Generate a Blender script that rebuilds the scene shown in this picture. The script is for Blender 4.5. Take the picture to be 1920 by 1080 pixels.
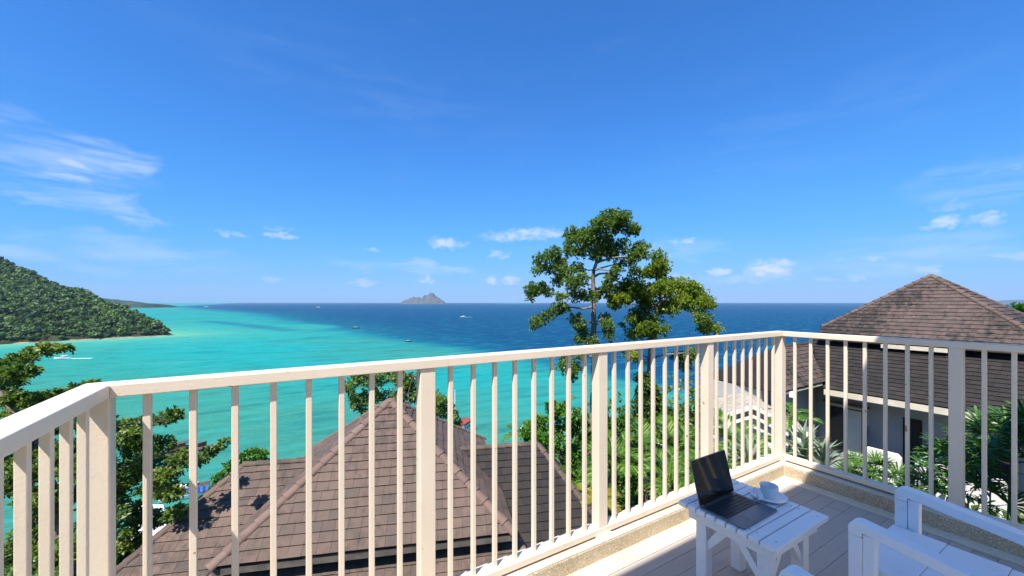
import bpy, bmesh, math, random
import numpy as np
from mathutils import Vector, Matrix

random.seed(7)
rng = np.random.default_rng(11)
SC = bpy.context.scene
COL = SC.collection
for o in list(bpy.data.objects):
    bpy.data.objects.remove(o)

# ------------------------------------------------------------------ frames
# World axes follow the terrace: X along the front railing, Y out to sea, Z up, floor at 0.
YAW = math.radians(30.9)
CO, SI = math.cos(YAW), math.sin(YAW)
EYE = 1.242
F = 730.0           # focal length in pixels of the 1920 wide photograph
V0 = 565.0          # eye level row
SEA = EYE - 40.0

def w2(x, y):
    """site plan (x to the right of the view axis, y along it) to world XY"""
    return (CO * x + SI * y, -SI * x + CO * y)

def P(x, y, drop):
    X, Y = w2(x, y)
    return Vector((X, Y, EYE - drop))

def pix(u, v, y):
    """the point seen at (u, v) that stands y metres out along the view axis"""
    return P((u - 960) / F * y, y, (v - V0) / F * y)

# ------------------------------------------------------------------ camera
cam_d = bpy.data.cameras.new('camera')
cam = bpy.data.objects.new('camera', cam_d)
COL.objects.link(cam)
cam.location = (0, 0, EYE)
cam.rotation_euler = (math.radians(90), 0, -YAW)
cam_d.sensor_width = 36.0
cam_d.lens = 36.0 * F / 1920.0
cam_d.shift_y = (V0 - 540) / 1920.0
cam_d.clip_start = 0.05
cam_d.clip_end = 40000
SC.camera = cam

# ------------------------------------------------------------------ sun, sky, exposure
SUN = Vector((-0.55, -0.36, 1.0)).normalized()       # towards the sun
sun_d = bpy.data.lights.new('sun', 'SUN')
sun_d.energy = 4.8
sun_d.angle = math.radians(0.53)
sun_d.color = (1.0, 0.945, 0.86)
sun = bpy.data.objects.new('sun', sun_d)
COL.objects.link(sun)
sun.rotation_euler = (-SUN).to_track_quat('-Z', 'Y').to_euler()
sun.location = SUN * 60

SC.view_settings.view_transform = 'Standard'
SC.view_settings.look = 'None'
SC.view_settings.exposure = 0.75
SC.view_settings.gamma = 1.0
SC.view_settings.use_curve_mapping = False
SC.render.engine = 'CYCLES'
SC.cycles.use_denoising = True
try:
    SC.cycles.denoiser = 'OPENIMAGEDENOISE'
    SC.cycles.denoising_input_passes = 'RGB_ALBEDO_NORMAL'
    SC.cycles.denoising_prefilter = 'ACCURATE'
except Exception:
    pass
SC.cycles.max_bounces = 6
SC.cycles.diffuse_bounces = 3
SC.cycles.glossy_bounces = 3
SC.cycles.transmission_bounces = 3
SC.cycles.volume_bounces = 0
SC.cycles.transparent_max_bounces = 6
SC.cycles.caustics_reflective = False
SC.cycles.caustics_refractive = False
SC.cycles.sample_clamp_indirect = 6.0

# ------------------------------------------------------------------ node helpers
class NT:
    def __init__(self, tree):
        self.t = tree; self.n = tree.nodes; self.l = tree.links
    def new(self, typ, **kw):
        n = self.n.new(typ)
        for k, v in kw.items():
            setattr(n, k, v)
        return n
    def put(self, sock, val):
        if isinstance(val, bpy.types.NodeSocket):
            self.l.new(val, sock)
        elif val is not None:
            if hasattr(sock, 'default_value'):
                dv = sock.default_value
                try:
                    if len(dv) == 4 and len(val) == 3:
                        val = tuple(val) + (1.0,)
                except TypeError:
                    pass
                sock.default_value = val
    def math(self, op, a, b=None, c=None, clamp=False):
        n = self.new('ShaderNodeMath', operation=op, use_clamp=clamp)
        self.put(n.inputs[0], a); self.put(n.inputs[1], b)
        if c is not None: self.put(n.inputs[2], c)
        return n.outputs[0]
    def vmath(self, op, a, b=None):
        n = self.new('ShaderNodeVectorMath', operation=op)
        self.put(n.inputs[0], a)
        if b is not None: self.put(n.inputs[1], b)
        return n.outputs['Value'] if op in ('DOT_PRODUCT', 'LENGTH') else n.outputs[0]
    def mix(self, fac, a, b, mode='MIX'):
        n = self.new('ShaderNodeMix', data_type='RGBA', blend_type=mode)
        self.put(n.inputs[0], fac); self.put(n.inputs[6], a); self.put(n.inputs[7], b)
        return n.outputs[2]
    def ramp(self, fac, stops):
        n = self.new('ShaderNodeValToRGB')
        e = n.color_ramp.elements
        while len(e) < len(stops): e.new(0.5)
        for el, (p, c) in zip(e, stops):
            el.position = p
            el.color = (c[0], c[1], c[2], 1) if hasattr(c, '__len__') else (c, c, c, 1)
        self.put(n.inputs[0], fac)
        return n.outputs[0]
    def noise(self, vec, scale, detail=4, rough=0.55, dim='3D', dist=0.0):
        n = self.new('ShaderNodeTexNoise', noise_dimensions=dim)
        self.put(n.inputs['Vector'], vec); self.put(n.inputs['Scale'], scale)
        n.inputs['Detail'].default_value = detail; n.inputs['Roughness'].default_value = rough
        n.inputs['Distortion'].default_value = dist
        return n.outputs[0]
    def mapping(self, vec, scale=(1, 1, 1), rot=(0, 0, 0), loc=(0, 0, 0)):
        n = self.new('ShaderNodeMapping')
        self.put(n.inputs[0], vec)
        n.inputs['Scale'].default_value = scale; n.inputs['Rotation'].default_value = rot
        n.inputs['Location'].default_value = loc
        return n.outputs[0]
    def bump(self, height, strength=0.3, dist=0.01):
        n = self.new('ShaderNodeBump')
        n.inputs['Strength'].default_value = strength; n.inputs['Distance'].default_value = dist
        self.put(n.inputs['Height'], height)
        return n.outputs[0]
    def smooth(self, x, lo, hi):
        n = self.new('ShaderNodeMapRange', interpolation_type='SMOOTHSTEP')
        self.put(n.inputs[0], x); n.inputs[1].default_value = lo; n.inputs[2].default_value = hi
        n.inputs[3].default_value = 0; n.inputs[4].default_value = 1
        return n.outputs[0]
    def attr(self, name):
        n = self.new('ShaderNodeAttribute', attribute_name=name)
        return n.outputs['Fac']

# ------------------------------------------------------------------ world
world = bpy.data.worlds.new('World')
SC.world = world
world.use_nodes = True
wt = NT(world.node_tree)
wt.n.clear()
sky = wt.new('ShaderNodeTexSky', sky_type='NISHITA')
sky.sun_disc = False
sky.sun_elevation = math.asin(SUN.z)
sky.sun_rotation = math.atan2(SUN.x, SUN.y)
sky.altitude = 40
sky.air_density = 1.0
sky.dust_density = 0.25
sky.ozone_density = 3.0
# deep tropical blue: the sky's radiance with a soft shoulder, channel by channel, the same in every direction
ssep = wt.new('ShaderNodeSeparateColor'); wt.put(ssep.inputs[0], sky.outputs[0])
scmb = wt.new('ShaderNodeCombineColor')
for ch, (gain, lim, pw_) in enumerate(((0.41, 0.46, 3.0), (1.10, 0.66, 3.0), (1.90, 1.12, 5.0))):
    c_ = wt.math('MULTIPLY', ssep.outputs[ch], 0.125 * gain)
    dn_ = wt.math('POWER', wt.math('ADD', wt.math('POWER', wt.math('MULTIPLY', c_, 1.0 / lim), pw_), 1.0), 1.0 / pw_)
    wt.put(scmb.inputs[ch], wt.math('MULTIPLY', wt.math('DIVIDE', c_, dn_), 1.0 / (1.68 * 0.115)))
SKYC = scmb.outputs[0]
tc = wt.new('ShaderNodeTexCoord')
D = tc.outputs['Generated']
dr = wt.vmath('DOT_PRODUCT', D, (CO, -SI, 0.0))
df = wt.vmath('DOT_PRODUCT', D, (SI, CO, 0.0))
sep = wt.new('ShaderNodeSeparateXYZ'); wt.put(sep.inputs[0], D)
AZ = wt.math('ARCTAN2', dr, df)
EL = wt.math('ARCSINE', sep.outputs[2])
ae = wt.new('ShaderNodeCombineXYZ'); wt.put(ae.inputs[0], AZ); wt.put(ae.inputs[1], EL)
AE = ae.outputs[0]

def ang(u, v):
    a = math.atan((u - 960) / F)
    return a, math.atan((567 - v) / F * math.cos(a))

# wispy distortion shared by all clouds
d1 = wt.new('ShaderNodeTexNoise'); wt.put(d1.inputs['Vector'], wt.mapping(AE, (1.0, 2.2, 1)))
d1.inputs['Scale'].default_value = 14; d1.inputs['Detail'].default_value = 5
dv = wt.vmath('SUBTRACT', d1.outputs['Color'], (0.5, 0.5, 0.5))
d2 = wt.new('ShaderNodeTexNoise'); wt.put(d2.inputs['Vector'], wt.mapping(AE, (1.0, 1.6, 1)))
d2.inputs['Scale'].default_value = 42; d2.inputs['Detail'].default_value = 6; d2.inputs['Roughness'].default_value = 0.65
dv2 = wt.vmath('SUBTRACT', d2.outputs['Color'], (0.5, 0.5, 0.5))

def cloud_layer(dv, specs, disp, fib_scale, fib_stretch, fib_rot, lo, hi):
    """specs: (u, v, half width px, half height px, tilt deg, strength); sum of soft patches broken up by noise"""
    sc = wt.vmath('MULTIPLY', dv, (disp, disp * 0.45, 0))
    q = wt.vmath('ADD', AE, sc)
    s2 = wt.new('ShaderNodeSeparateXYZ'); wt.put(s2.inputs[0], q)
    acc = None
    for (u, v, w, h, tilt, st) in specs:
        a0, e0 = ang(u, v)
        k = math.cos(a0)
        w_, h_ = w / F * k * k, h / F * k
        c, s = math.cos(math.radians(tilt)), math.sin(math.radians(tilt))
        a = wt.math('SUBTRACT', s2.outputs[0], a0); e = wt.math('SUBTRACT', s2.outputs[1], e0)
        p = wt.math('ADD', wt.math('MULTIPLY', a, c / w_), wt.math('MULTIPLY', e, s / w_))
        r = wt.math('SUBTRACT', wt.math('MULTIPLY', e, c / h_), wt.math('MULTIPLY', a, s / h_))
        rr = wt.math('ADD', wt.math('MULTIPLY', p, p), wt.math('MULTIPLY', r, r))
        m = wt.math('MULTIPLY', wt.smooth(rr, 1.0, 0.0), st)
        acc = m if acc is None else wt.math('MAXIMUM', acc, m)
    fib = wt.noise(wt.mapping(AE, fib_stretch, (0, 0, fib_rot)), fib_scale, 6, 0.6, dist=0.3)
    br = wt.smooth(fib, lo, hi)
    return wt.math('MULTIPLY', acc, br)

cirrus = cloud_layer(dv, [
    (110, 285, 215, 70, -16, 0.42), (205, 290, 110, 26, -6, 0.62), (165, 318, 90, 24, -12, 0.7), (60, 250, 170, 50, -14, 0.3),
    (130, 360, 190, 26, -9, 0.6), (215, 388, 110, 26, -16, 0.6), (60, 372, 140, 20, -5, 0.5), (130, 345, 60, 12, -18, 0.6),
    (260, 400, 36, 14, -10, 0.6), (250, 478, 330, 40, -3, 0.3), (60, 465, 200, 30, -3, 0.3),
    (1830, 345, 220, 60, 6, 0.22), (1700, 480, 330, 45, 0, 0.28), (1250, 470, 140, 26, 0, 0.24), (760, 500, 170, 14, -2, 0.42),
    (700, 180, 420, 60, -6, 0.05), (1500, 250, 420, 90, 6, 0.05),
], 0.16, 9.0, (0.55, 3.4, 1), math.radians(9), 0.34, 0.68)
cumulus = cloud_layer(dv2, [
    (985, 442, 100, 15, 3, 0.95), (838, 459, 46, 13, 0, 0.95), (935, 481, 26, 9, 0, 0.6),
    (525, 443, 34, 9, 0, 0.8), (430, 438, 46, 7, -4, 0.55), (520, 430, 40, 6, 0, 0.35), (516, 526, 26, 7, 8, 0.45),
    (801, 525, 16, 12, 0, 0.9), (922, 527, 18, 9, 0, 0.75), (957, 527, 20, 10, 0, 0.8), (685, 532, 32, 7, 0, 0.55), (697, 470, 16, 6, 0, 0.5),
    (1445, 506, 62, 23, 4, 1.0), (1350, 513, 24, 11, 0, 0.85), (1275, 523, 36, 9, 0, 0.55), (1280, 455, 36, 9, 0, 0.7),
    (1604, 521, 26, 11, -10, 0.7), (1545, 524, 30, 7, 0, 0.4), (1765, 420, 44, 15, 10, 0.85), (1845, 412, 50, 18, -12, 0.75),
    (1735, 508, 40, 12, -12, 0.5), (1620, 486, 70, 6, 0, 0.5), (1880, 318, 60, 10, 0, 0.4), (1900, 480, 60, 12, 0, 0.4),
    (1790, 386, 60, 12, 0, 0.35), (1400, 525, 120, 10, 0, 0.35), (870, 512, 30, 5, 0, 0.35),
], 0.075, 34.0, (1.0, 1.9, 1), 0.0, 0.26, 0.66)
# thin cirrus elsewhere in the sky, out of view as well
far_c = wt.smooth(wt.noise(wt.mapping(AE, (1.2, 4.0, 1), (0, 0, 0.2)), 3.0, 7, 0.62, dist=0.6), 0.52, 0.85)
far_c = wt.math('MULTIPLY', far_c, 0.05)
cl = wt.math('MAXIMUM', cirrus, wt.math('MULTIPLY', cumulus, 0.8))
cl = wt.math('MAXIMUM', cl, far_c)
cl = wt.math('MULTIPLY', cl, wt.smooth(EL, 0.004, 0.03), clamp=True)
cloud_col = wt.mix(wt.smooth(EL, 0.03, 0.3), (4.7, 4.8, 5.3), (3.6, 4.4, 5.6))
skyc = wt.mix(wt.math('MULTIPLY', cl, 0.92), SKYC, cloud_col)
bg = wt.new('ShaderNodeBackground')
wt.put(bg.inputs[0], skyc)
bg.inputs[1].default_value = 0.115
wo = wt.new('ShaderNodeOutputWorld')
wt.l.new(bg.outputs[0], wo.inputs[0])
world.cycles.sampling_method = 'MANUAL'
world.cycles.sample_map_resolution = 1024

# ------------------------------------------------------------------ material helpers
MATS = {}
def material(name):
    m = bpy.data.materials.new(name); m.use_nodes = True
    t = NT(m.node_tree); t.n.clear()
    out = t.new('ShaderNodeOutputMaterial')
    MATS[name] = m
    return m, t, out

def principled(t, out, base, rough=0.5, spec=0.5, metal=0.0, normal=None):
    b = t.new('ShaderNodeBsdfPrincipled')
    t.put(b.inputs['Base Color'], base); t.put(b.inputs['Roughness'], rough)
    b.inputs['Specular IOR Level'].default_value = spec; b.inputs['Metallic'].default_value = metal
    if normal is not None: t.put(b.inputs['Normal'], normal)
    t.l.new(b.outputs[0], out.inputs[0])
    return b

def gpos(t):
    return t.new('ShaderNodeNewGeometry').outputs['Position']

def m_paint(name, col, col2, rough=0.45, spots=None, grain=0.0):
    m, t, o = material(name)
    p = gpos(t)
    c = t.mix(t.smooth(t.noise(p, 3.0, 5), 0.35, 0.7), col, col2)
    c = t.mix(t.math('MULTIPLY', t.smooth(t.noise(p, 17, 6, 0.75), 0.54, 0.78), 0.32), c, (col[0]*.62, col[1]*.58, col[2]*.52))
    if spots:
        c = t.mix(t.smooth(t.noise(p, 21, 2, 0.5), 0.735, 0.75), c, spots)
    h = t.noise(p, 160, 3)
    if grain:
        h = t.math('ADD', h, t.math('MULTIPLY', t.noise(t.mapping(p, (9, 140, 140)), 1.0, 4), grain))
    principled(t, o, c, t.math('ADD', t.math('MULTIPLY', t.noise(p, 12, 3), 0.25), rough - 0.12), 0.4, normal=t.bump(h, 0.16, 0.004))
    return m

def m_plain(name, col, rough=0.5, spec=0.5, metal=0.0, var=0.15, scale=6.0):
    m, t, o = material(name)
    p = gpos(t)
    dk = tuple(x * (1 - var) for x in col); lt = tuple(min(1, x * (1 + var)) for x in col)
    c = t.mix(t.smooth(t.noise(p, scale, 5), 0.3, 0.7), dk, lt)
    principled(t, o, c, rough, spec, metal, t.bump(t.noise(p, scale * 12, 3), 0.1, 0.004))
    return m

def m_leaf(name, stops, trans=0.3, rough=0.42):
    m, t, o = material(name)
    a = t.attr('tint')
    p = gpos(t)
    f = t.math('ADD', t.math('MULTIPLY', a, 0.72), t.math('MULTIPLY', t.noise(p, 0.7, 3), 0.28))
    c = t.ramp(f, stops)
    b = t.new('ShaderNodeBsdfPrincipled')
    t.put(b.inputs['Base Color'], c); b.inputs['Roughness'].default_value = rough
    b.inputs['Specular IOR Level'].default_value = 0.45
    tr = t.new('ShaderNodeBsdfTranslucent')
    t.put(tr.inputs['Color'], t.mix(1.0, c, (1.25, 1.3, 0.5), 'MULTIPLY'))
    mx = t.new('ShaderNodeMixShader'); mx.inputs[0].default_value = trans
    t.l.new(b.outputs[0], mx.inputs[1]); t.l.new(tr.outputs[0], mx.inputs[2])
    t.l.new(mx.outputs[0], o.inputs[0])
    return m

def m_tile(name, stops, stain=0.55, stain_col=(0.035, 0.032, 0.03), lo=0.5, hi=0.72):
    m, t, o = material(name)
    p = gpos(t)
    a = t.attr('tint')
    f = t.math('ADD', t.math('MULTIPLY', a, 0.42), t.math('MULTIPLY', t.noise(p, 1.1, 5, 0.65), 0.58))
    c = t.ramp(f, stops)
    streak = t.noise(t.mapping(p, (7, 7, 1.6)), 1.0, 5, 0.65)
    patch = t.noise(p, 0.55, 4, 0.6)
    st = t.smooth(t.math('ADD', t.math('MULTIPLY', streak, 0.5), t.math('MULTIPLY', patch, 0.5)), lo, hi)
    c = t.mix(t.math('MULTIPLY', st, stain), c, stain_col)
    lich = t.smooth(t.noise(p, 26, 3, 0.6), 0.66, 0.74)
    c = t.mix(t.math('MULTIPLY', lich, 0.28), c, (0.30, 0.28, 0.25))
    principled(t, o, c, 0.78, 0.25, normal=t.bump(t.noise(p, 55, 4, 0.65), 0.5, 0.012))
    return m

m_cream = m_paint('cream_railing_paint', (0.80, 0.675, 0.53), (0.77, 0.64, 0.49), 0.42, spots=(0.42, 0.26, 0.15))
m_white = m_paint('white_furniture_paint', (0.87, 0.87, 0.875), (0.84, 0.845, 0.855), 0.42, grain=0.8)
m_wall_grey = m_plain('grey_render', (0.40, 0.40, 0.42), 0.85, 0.2, var=0.08, scale=1.2)
m_wall_white = m_plain('white_render', (0.78, 0.76, 0.72), 0.85, 0.2, var=0.05, scale=1.5)
m_fascia = m_plain('cream_fascia_board', (0.68, 0.61, 0.48), 0.6, 0.3, var=0.1, scale=3)
m_wood = m_plain('brown_timber', (0.22, 0.11, 0.055), 0.6, 0.3, var=0.3, scale=8)
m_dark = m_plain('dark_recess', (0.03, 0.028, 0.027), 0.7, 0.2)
m_bark = m_plain('bark', (0.20, 0.16, 0.12), 0.9, 0.1, var=0.45, scale=9)
m_bark_pale = m_plain('pale_bark', (0.24, 0.20, 0.16), 0.9, 0.1, var=0.35, scale=7)
m_soil = m_plain('hillside_soil', (0.075, 0.085, 0.04), 0.95, 0.1, var=0.5, scale=0.6)
m_alu = m_plain('grey_aluminium', (0.20, 0.205, 0.22), 0.34, 0.5, 0.85, var=0.03, scale=30)
m_key = m_plain('black_key_plastic', (0.012, 0.012, 0.013), 0.45, 0.4)
m_chrome = m_plain('polished_steel', (0.62, 0.62, 0.62), 0.16, 0.5, 1.0, var=0.03)
m_ceramic = m_plain('white_glazed_ceramic', (0.82, 0.83, 0.85), 0.12, 0.5, var=0.02)
m_coffee = m_plain('coffee', (0.05, 0.02, 0.008), 0.15, 0.5)
m_glass, _t, _o = material('dark_screen_glass')
principled(_t, _o, (0.006, 0.006, 0.007), 0.06, 0.5)
m_pane, _t, _o = material('dark_window_glass')
principled(_t, _o, (0.02, 0.025, 0.03), 0.08, 0.5)
m_hull_white = m_plain('white_boat_paint', (0.80, 0.80, 0.80), 0.35, 0.5, var=0.04)
m_hull_dark = m_plain('dark_boat_timber', (0.10, 0.075, 0.06), 0.6, 0.3, var=0.3, scale=1)
m_blue = m_plain('blue_tarpaulin', (0.035, 0.10, 0.52), 0.6, 0.3, var=0.15, scale=2)
m_red = m_plain('red_brown_roofing', (0.28, 0.065, 0.045), 0.6, 0.3, var=0.15)
m_foam, _t, _o = material('white_wake_foam')
_c = _t.mix(_t.smooth(_t.noise(gpos(_t), 0.9, 5), 0.3, 0.6), (0.25, 0.62, 0.62), (0.85, 0.9, 0.9))
principled(_t, _o, _c, 0.6, 0.2)

TILE_STOPS = [(0.15, (0.074, 0.060, 0.052)), (0.42, (0.120, 0.088, 0.071)), (0.62, (0.158, 0.107, 0.083)), (0.85, (0.200, 0.146, 0.118))]
m_tile_a = m_tile('terracotta_grey_tile', TILE_STOPS, 0.62, (0.035, 0.032, 0.03), 0.44, 0.66)
m_tile_hip = m_tile('terracotta_ridge_tile', [(0.2, (0.125, 0.100, 0.088)), (0.5, (0.180, 0.118, 0.093)), (0.8, (0.225, 0.155, 0.122))], 0.5)
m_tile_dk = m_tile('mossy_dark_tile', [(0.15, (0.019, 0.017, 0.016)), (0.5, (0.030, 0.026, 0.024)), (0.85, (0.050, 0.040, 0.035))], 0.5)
m_tile_b = m_tile('weathered_brown_tile', [(0.15, (0.075, 0.060, 0.056)), (0.5, (0.115, 0.082, 0.070)), (0.85, (0.155, 0.112, 0.094))], 0.88, (0.024, 0.024, 0.022), 0.43, 0.58)

# exposed aggregate kerb
def m_aggregate(name, base, base2, dark):
    m, t, o = material(name)
    p = gpos(t)
    v = t.new('ShaderNodeTexVoronoi'); t.put(v.inputs['Vector'], p); v.inputs['Scale'].default_value = 300
    c = t.mix(t.smooth(t.noise(p, 5, 5), 0.35, 0.7), base, base2)
    sp = t.new('ShaderNodeSeparateColor'); t.put(sp.inputs[0], v.outputs['Color'])
    c = t.mix(t.math('MULTIPLY', t.smooth(sp.outputs[0], 0.60, 0.9), 0.38), c, dark)
    c = t.mix(t.smooth(sp.outputs[1], 0.80, 0.95), c, (0.80, 0.74, 0.62))
    h = t.math('SUBTRACT', 1.0, v.outputs['Distance'])
    principled(t, o, c, 0.85, 0.25, normal=t.bump(h, 0.8, 0.004))
    return m
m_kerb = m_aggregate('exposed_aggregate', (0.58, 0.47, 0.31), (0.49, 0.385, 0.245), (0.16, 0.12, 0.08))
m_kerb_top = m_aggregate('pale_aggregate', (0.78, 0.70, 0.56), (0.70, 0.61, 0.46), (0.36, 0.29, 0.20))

def m_board():
    m, t, o = material('grey_deck_board')
    p = gpos(t)
    a = t.new('ShaderNodeObjectInfo').outputs['Random']
    c = t.mix(a, (0.43, 0.375, 0.32), (0.475, 0.42, 0.365))
    g = t.noise(t.mapping(p, (3.0, 90, 30)), 1.0, 5, 0.6)
    c = t.mix(t.math('MULTIPLY', t.smooth(g, 0.45, 0.75), 0.3), c, (0.32, 0.275, 0.235))
    c = t.mix(t.math('MULTIPLY', t.smooth(t.noise(p, 2.2, 5), 0.5, 0.75), 0.35), c, (0.40, 0.36, 0.32))
    principled(t, o, c, 0.7, 0.3, normal=t.bump(g, 0.15, 0.003))
    return m
m_deck = m_board()

# ------------------------------------------------------------------ object helpers
def link(o, parent=None):
    COL.objects.link(o)
    if parent is not None: o.parent = parent
    return o

def tag(o, label=None, cat=None, group=None, kind=None):
    if label: o['label'] = label
    if cat: o['category'] = cat
    if group: o['group'] = group
    if kind: o['kind'] = kind
    return o

def empty(name, loc, rz=0.0, label=None, cat=None, group=None):
    o = bpy.data.objects.new(name, None)
    o.empty_display_size = 0.2
    o.location = loc; o.rotation_euler = (0, 0, rz)
    COL.objects.link(o)
    return tag(o, label, cat, group)

class MB:
    """collects simple solids; build() links them as one mesh object"""
    def __init__(self):
        self.v = []; self.f = []; self.tint = []
    def add(self, vs, fs, tint=0.5):
        n = len(self.v)
        self.v += [tuple(x) for x in vs]
        self.f += [tuple(i + n for i in f) for f in fs]
        self.tint += [tint] * len(vs)
        return self
    def box(self, c, s, rz=0.0, M=None, tint=0.5):
        hx, hy, hz = s[0] / 2, s[1] / 2, s[2] / 2
        vs = [Vector((x, y, z)) for z in (-hz, hz) for x, y in ((-hx, -hy), (hx, -hy), (hx, hy), (-hx, hy))]
        R = M if M is not None else Matrix.Rotation(rz, 3, 'Z')
        vs = [R @ v + Vector(c) for v in vs]
        return self.add(vs, [(3, 2, 1, 0), (4, 5, 6, 7), (0, 1, 5, 4), (1, 2, 6, 5), (2, 3, 7, 6), (3, 0, 4, 7)], tint)
    def b2(self, x0, x1, y0, y1, z0, z1, tint=0.5):
        return self.box(((x0 + x1) / 2, (y0 + y1) / 2, (z0 + z1) / 2), (x1 - x0, y1 - y0, z1 - z0), tint=tint)
    def prism(self, pts, up):
        """closed polygon swept by the vector up"""
        up = Vector(up); n = len(pts)
        a = [Vector(p) for p in pts]; b = [p + up for p in a]
        fs = [tuple(range(n - 1, -1, -1)), tuple(range(n, 2 * n))] + [(i, (i + 1) % n, n + (i + 1) % n, n + i) for i in range(n)]
        return self.add(a + b, fs)
    def tube(self, pts, radii, seg=7, tint=0.5, cap=True):
        pts = [Vector(p) for p in pts]
        rings = []; vs = []; fs = []
        up = Vector((0.31, 0.17, 0.93))
        for i, p in enumerate(pts):
            d = (pts[min(i + 1, len(pts) - 1)] - pts[max(i - 1, 0)])
            if d.length < 1e-9: d = Vector((0, 0, 1))
            d.normalize()
            a = d.cross(up)
            if a.length < 0.05: a = d.cross(Vector((1, 0, 0)))
            a.normalize(); b = d.cross(a)
            r = radii[i] if hasattr(radii, '__len__') else radii
            for k in range(seg):
                t = 2 * math.pi * k / seg
                vs.append(p + a * (r * math.cos(t)) + b * (r * math.sin(t)))
        for i in range(len(pts) - 1):
            for k in range(seg):
                k2 = (k + 1) % seg
                fs.append((i * seg + k, i * seg + k2, (i + 1) * seg + k2, (i + 1) * seg + k))
        if cap:
            fs.append(tuple(range(seg - 1, -1, -1))); n = (len(pts) - 1) * seg
            fs.append(tuple(range(n, n + seg)))
        return self.add(vs, fs, tint)
    def lathe(self, prof, c=(0, 0, 0), seg=32):
        vs = []; fs = []
        for r, z in prof:
            for k in range(seg):
                t = 2 * math.pi * k / seg
                vs.append((c[0] + r * math.cos(t), c[1] + r * math.sin(t), c[2] + z))
        for i in range(len(prof) - 1):
            for k in range(seg):
                k2 = (k + 1) % seg
                fs.append((i * seg + k, i * seg + k2, (i + 1) * seg + k2, (i + 1) * seg + k))
        return self.add(vs, fs)
    def mesh(self, name, mat, smooth=False, tint=False):
        me = bpy.data.meshes.new(name)
        me.from_pydata(self.v, [], self.f)
        if smooth:
            me.polygons.foreach_set('use_smooth', [True] * len(me.polygons))
        if tint:
            at = me.attributes.new('tint', 'FLOAT', 'POINT'); at.data.foreach_set('value', self.tint)
        me.materials.append(mat); me.update()
        return me
    def build(self, name, mat, parent=None, smooth=False, bevel=0.0, tint=False, loc=None):
        o = bpy.data.objects.new(name, self.mesh(name, mat, smooth, tint))
        link(o, parent)
        if loc is not None: o.location = loc
        if bevel:
            b = o.modifiers.new('bevel', 'BEVEL'); b.width = bevel; b.segments = 3; b.limit_method = 'ANGLE'
            b.angle_limit = math.radians(35); b.harden_normals = False
        return o

def np_mesh(name, V, Fc, mat, tint=None, smooth=False):
    """fast mesh from arrays; Fc is (n, k)"""
    me = bpy.data.meshes.new(name)
    V = np.asarray(V, np.float32); Fc = np.asarray(Fc, np.int32)
    k = Fc.shape[1]
    me.vertices.add(len(V)); me.vertices.foreach_set('co', V.ravel())
    me.loops.add(Fc.size); me.loops.foreach_set('vertex_index', Fc.ravel())
    me.polygons.add(len(Fc))
    me.polygons.foreach_set('loop_start', np.arange(0, Fc.size, k, dtype=np.int32))
    me.polygons.foreach_set('loop_total', np.full(len(Fc), k, np.int32))
    if smooth: me.polygons.foreach_set('use_smooth', np.ones(len(Fc), bool))
    if tint is not None:
        at = me.attributes.new('tint', 'FLOAT', 'POINT'); at.data.foreach_set('value', np.asarray(tint, np.float32))
    me.materials.append(mat)
    me.update(calc_edges=True); me.validate()
    return me

# ================================================================== SETTING
# ------------------------------------------------------------------ hillside
def interp(pts, x):
    xs = [p[0] for p in pts]; ys = [p[1] for p in pts]
    return np.interp(x, xs, ys)
PL = [(-200, -60), (-60, -14), (-10, 3.4), (0, 5.0), (5, 8.2), (8, 10.2), (20, 18), (40, 30.5), (62, 40.4), (95, 46), (200, 60)]
PR = [(-200, -60), (-60, -14), (-10, 1.6), (0, 3.6), (8, 5.6), (15, 7.3), (28, 8.9), (45, 18), (75, 40.4), (105, 46), (200, 60)]
def sstep(a, b, x):
    t = np.clip((np.asarray(x, float) - a) / (b - a), 0, 1)
    return t * t * (3 - 2 * t)
def ground_drop(x, y):
    t = sstep(-3, 8, x)
    d = interp(PL, y) * (1 - t) + interp(PR, y) * t
    return d + 0.25 * np.sin(x * 0.7 + y * 0.31) + 0.2 * np.sin(y * 0.83 - x * 0.4)
def ground_at(x, y):
    return P(x, y, float(ground_drop(x, y)))

gx = np.sinh(np.linspace(-3.2, 3.2, 150)) * 12; gy = np.linspace(-120, 130, 190)
GX, GY = np.meshgrid(gx, gy)
GZ = EYE - ground_drop(GX, GY)
V = np.stack([CO * GX + SI * GY, -SI * GX + CO * GY, GZ], -1).reshape(-1, 3)
idx = np.arange(GX.size).reshape(GX.shape)
Q = np.stack([idx[:-1, :-1], idx[:-1, 1:], idx[1:, 1:], idx[1:, :-1]], -1).reshape(-1, 4)
o = link(bpy.data.objects.new('hillside', np_mesh('hillside', V, Q, m_soil, smooth=True)))
tag(o, kind='structure')

# ------------------------------------------------------------------ sea
BND = np.array([(-5200, 7000), (-2600, 2900), (-1500, 1800), (-939, 1270), (-640, 930), (-373, 640), (-180, 425), (-23, 280), (40, 195), (75, 150), (100, 118), (220, 40), (500, -100)], float)
def seg_dist(px, py, poly, closed=False):
    best = np.full(px.shape, 1e9); sign = np.ones(px.shape)
    n = len(poly)
    for i in range(n if closed else n - 1):
        a = poly[i]; b = poly[(i + 1) % n]
        d = b - a; L2 = d @ d
        t = np.clip(((px - a[0]) * d[0] + (py - a[1]) * d[1]) / L2, 0, 1)
        qx = px - (a[0] + t * d[0]); qy = py - (a[1] + t * d[1])
        dist = np.hypot(qx, qy)
        s = np.sign(d[0] * (py - a[1]) - d[1] * (px - a[0]))
        upd = dist < best
        best = np.where(upd, dist, best); sign = np.where(upd, s, sign)
    return best, sign
HEAD = np.array([(-474, 360), (-403, 447), (-398, 458), (-415, 470), (-521, 528), (-672, 602), (-890, 690), (-1200, 700), (-1350, 300), (-900, 0), (-620, 140), (-540, 260)], float)
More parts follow.
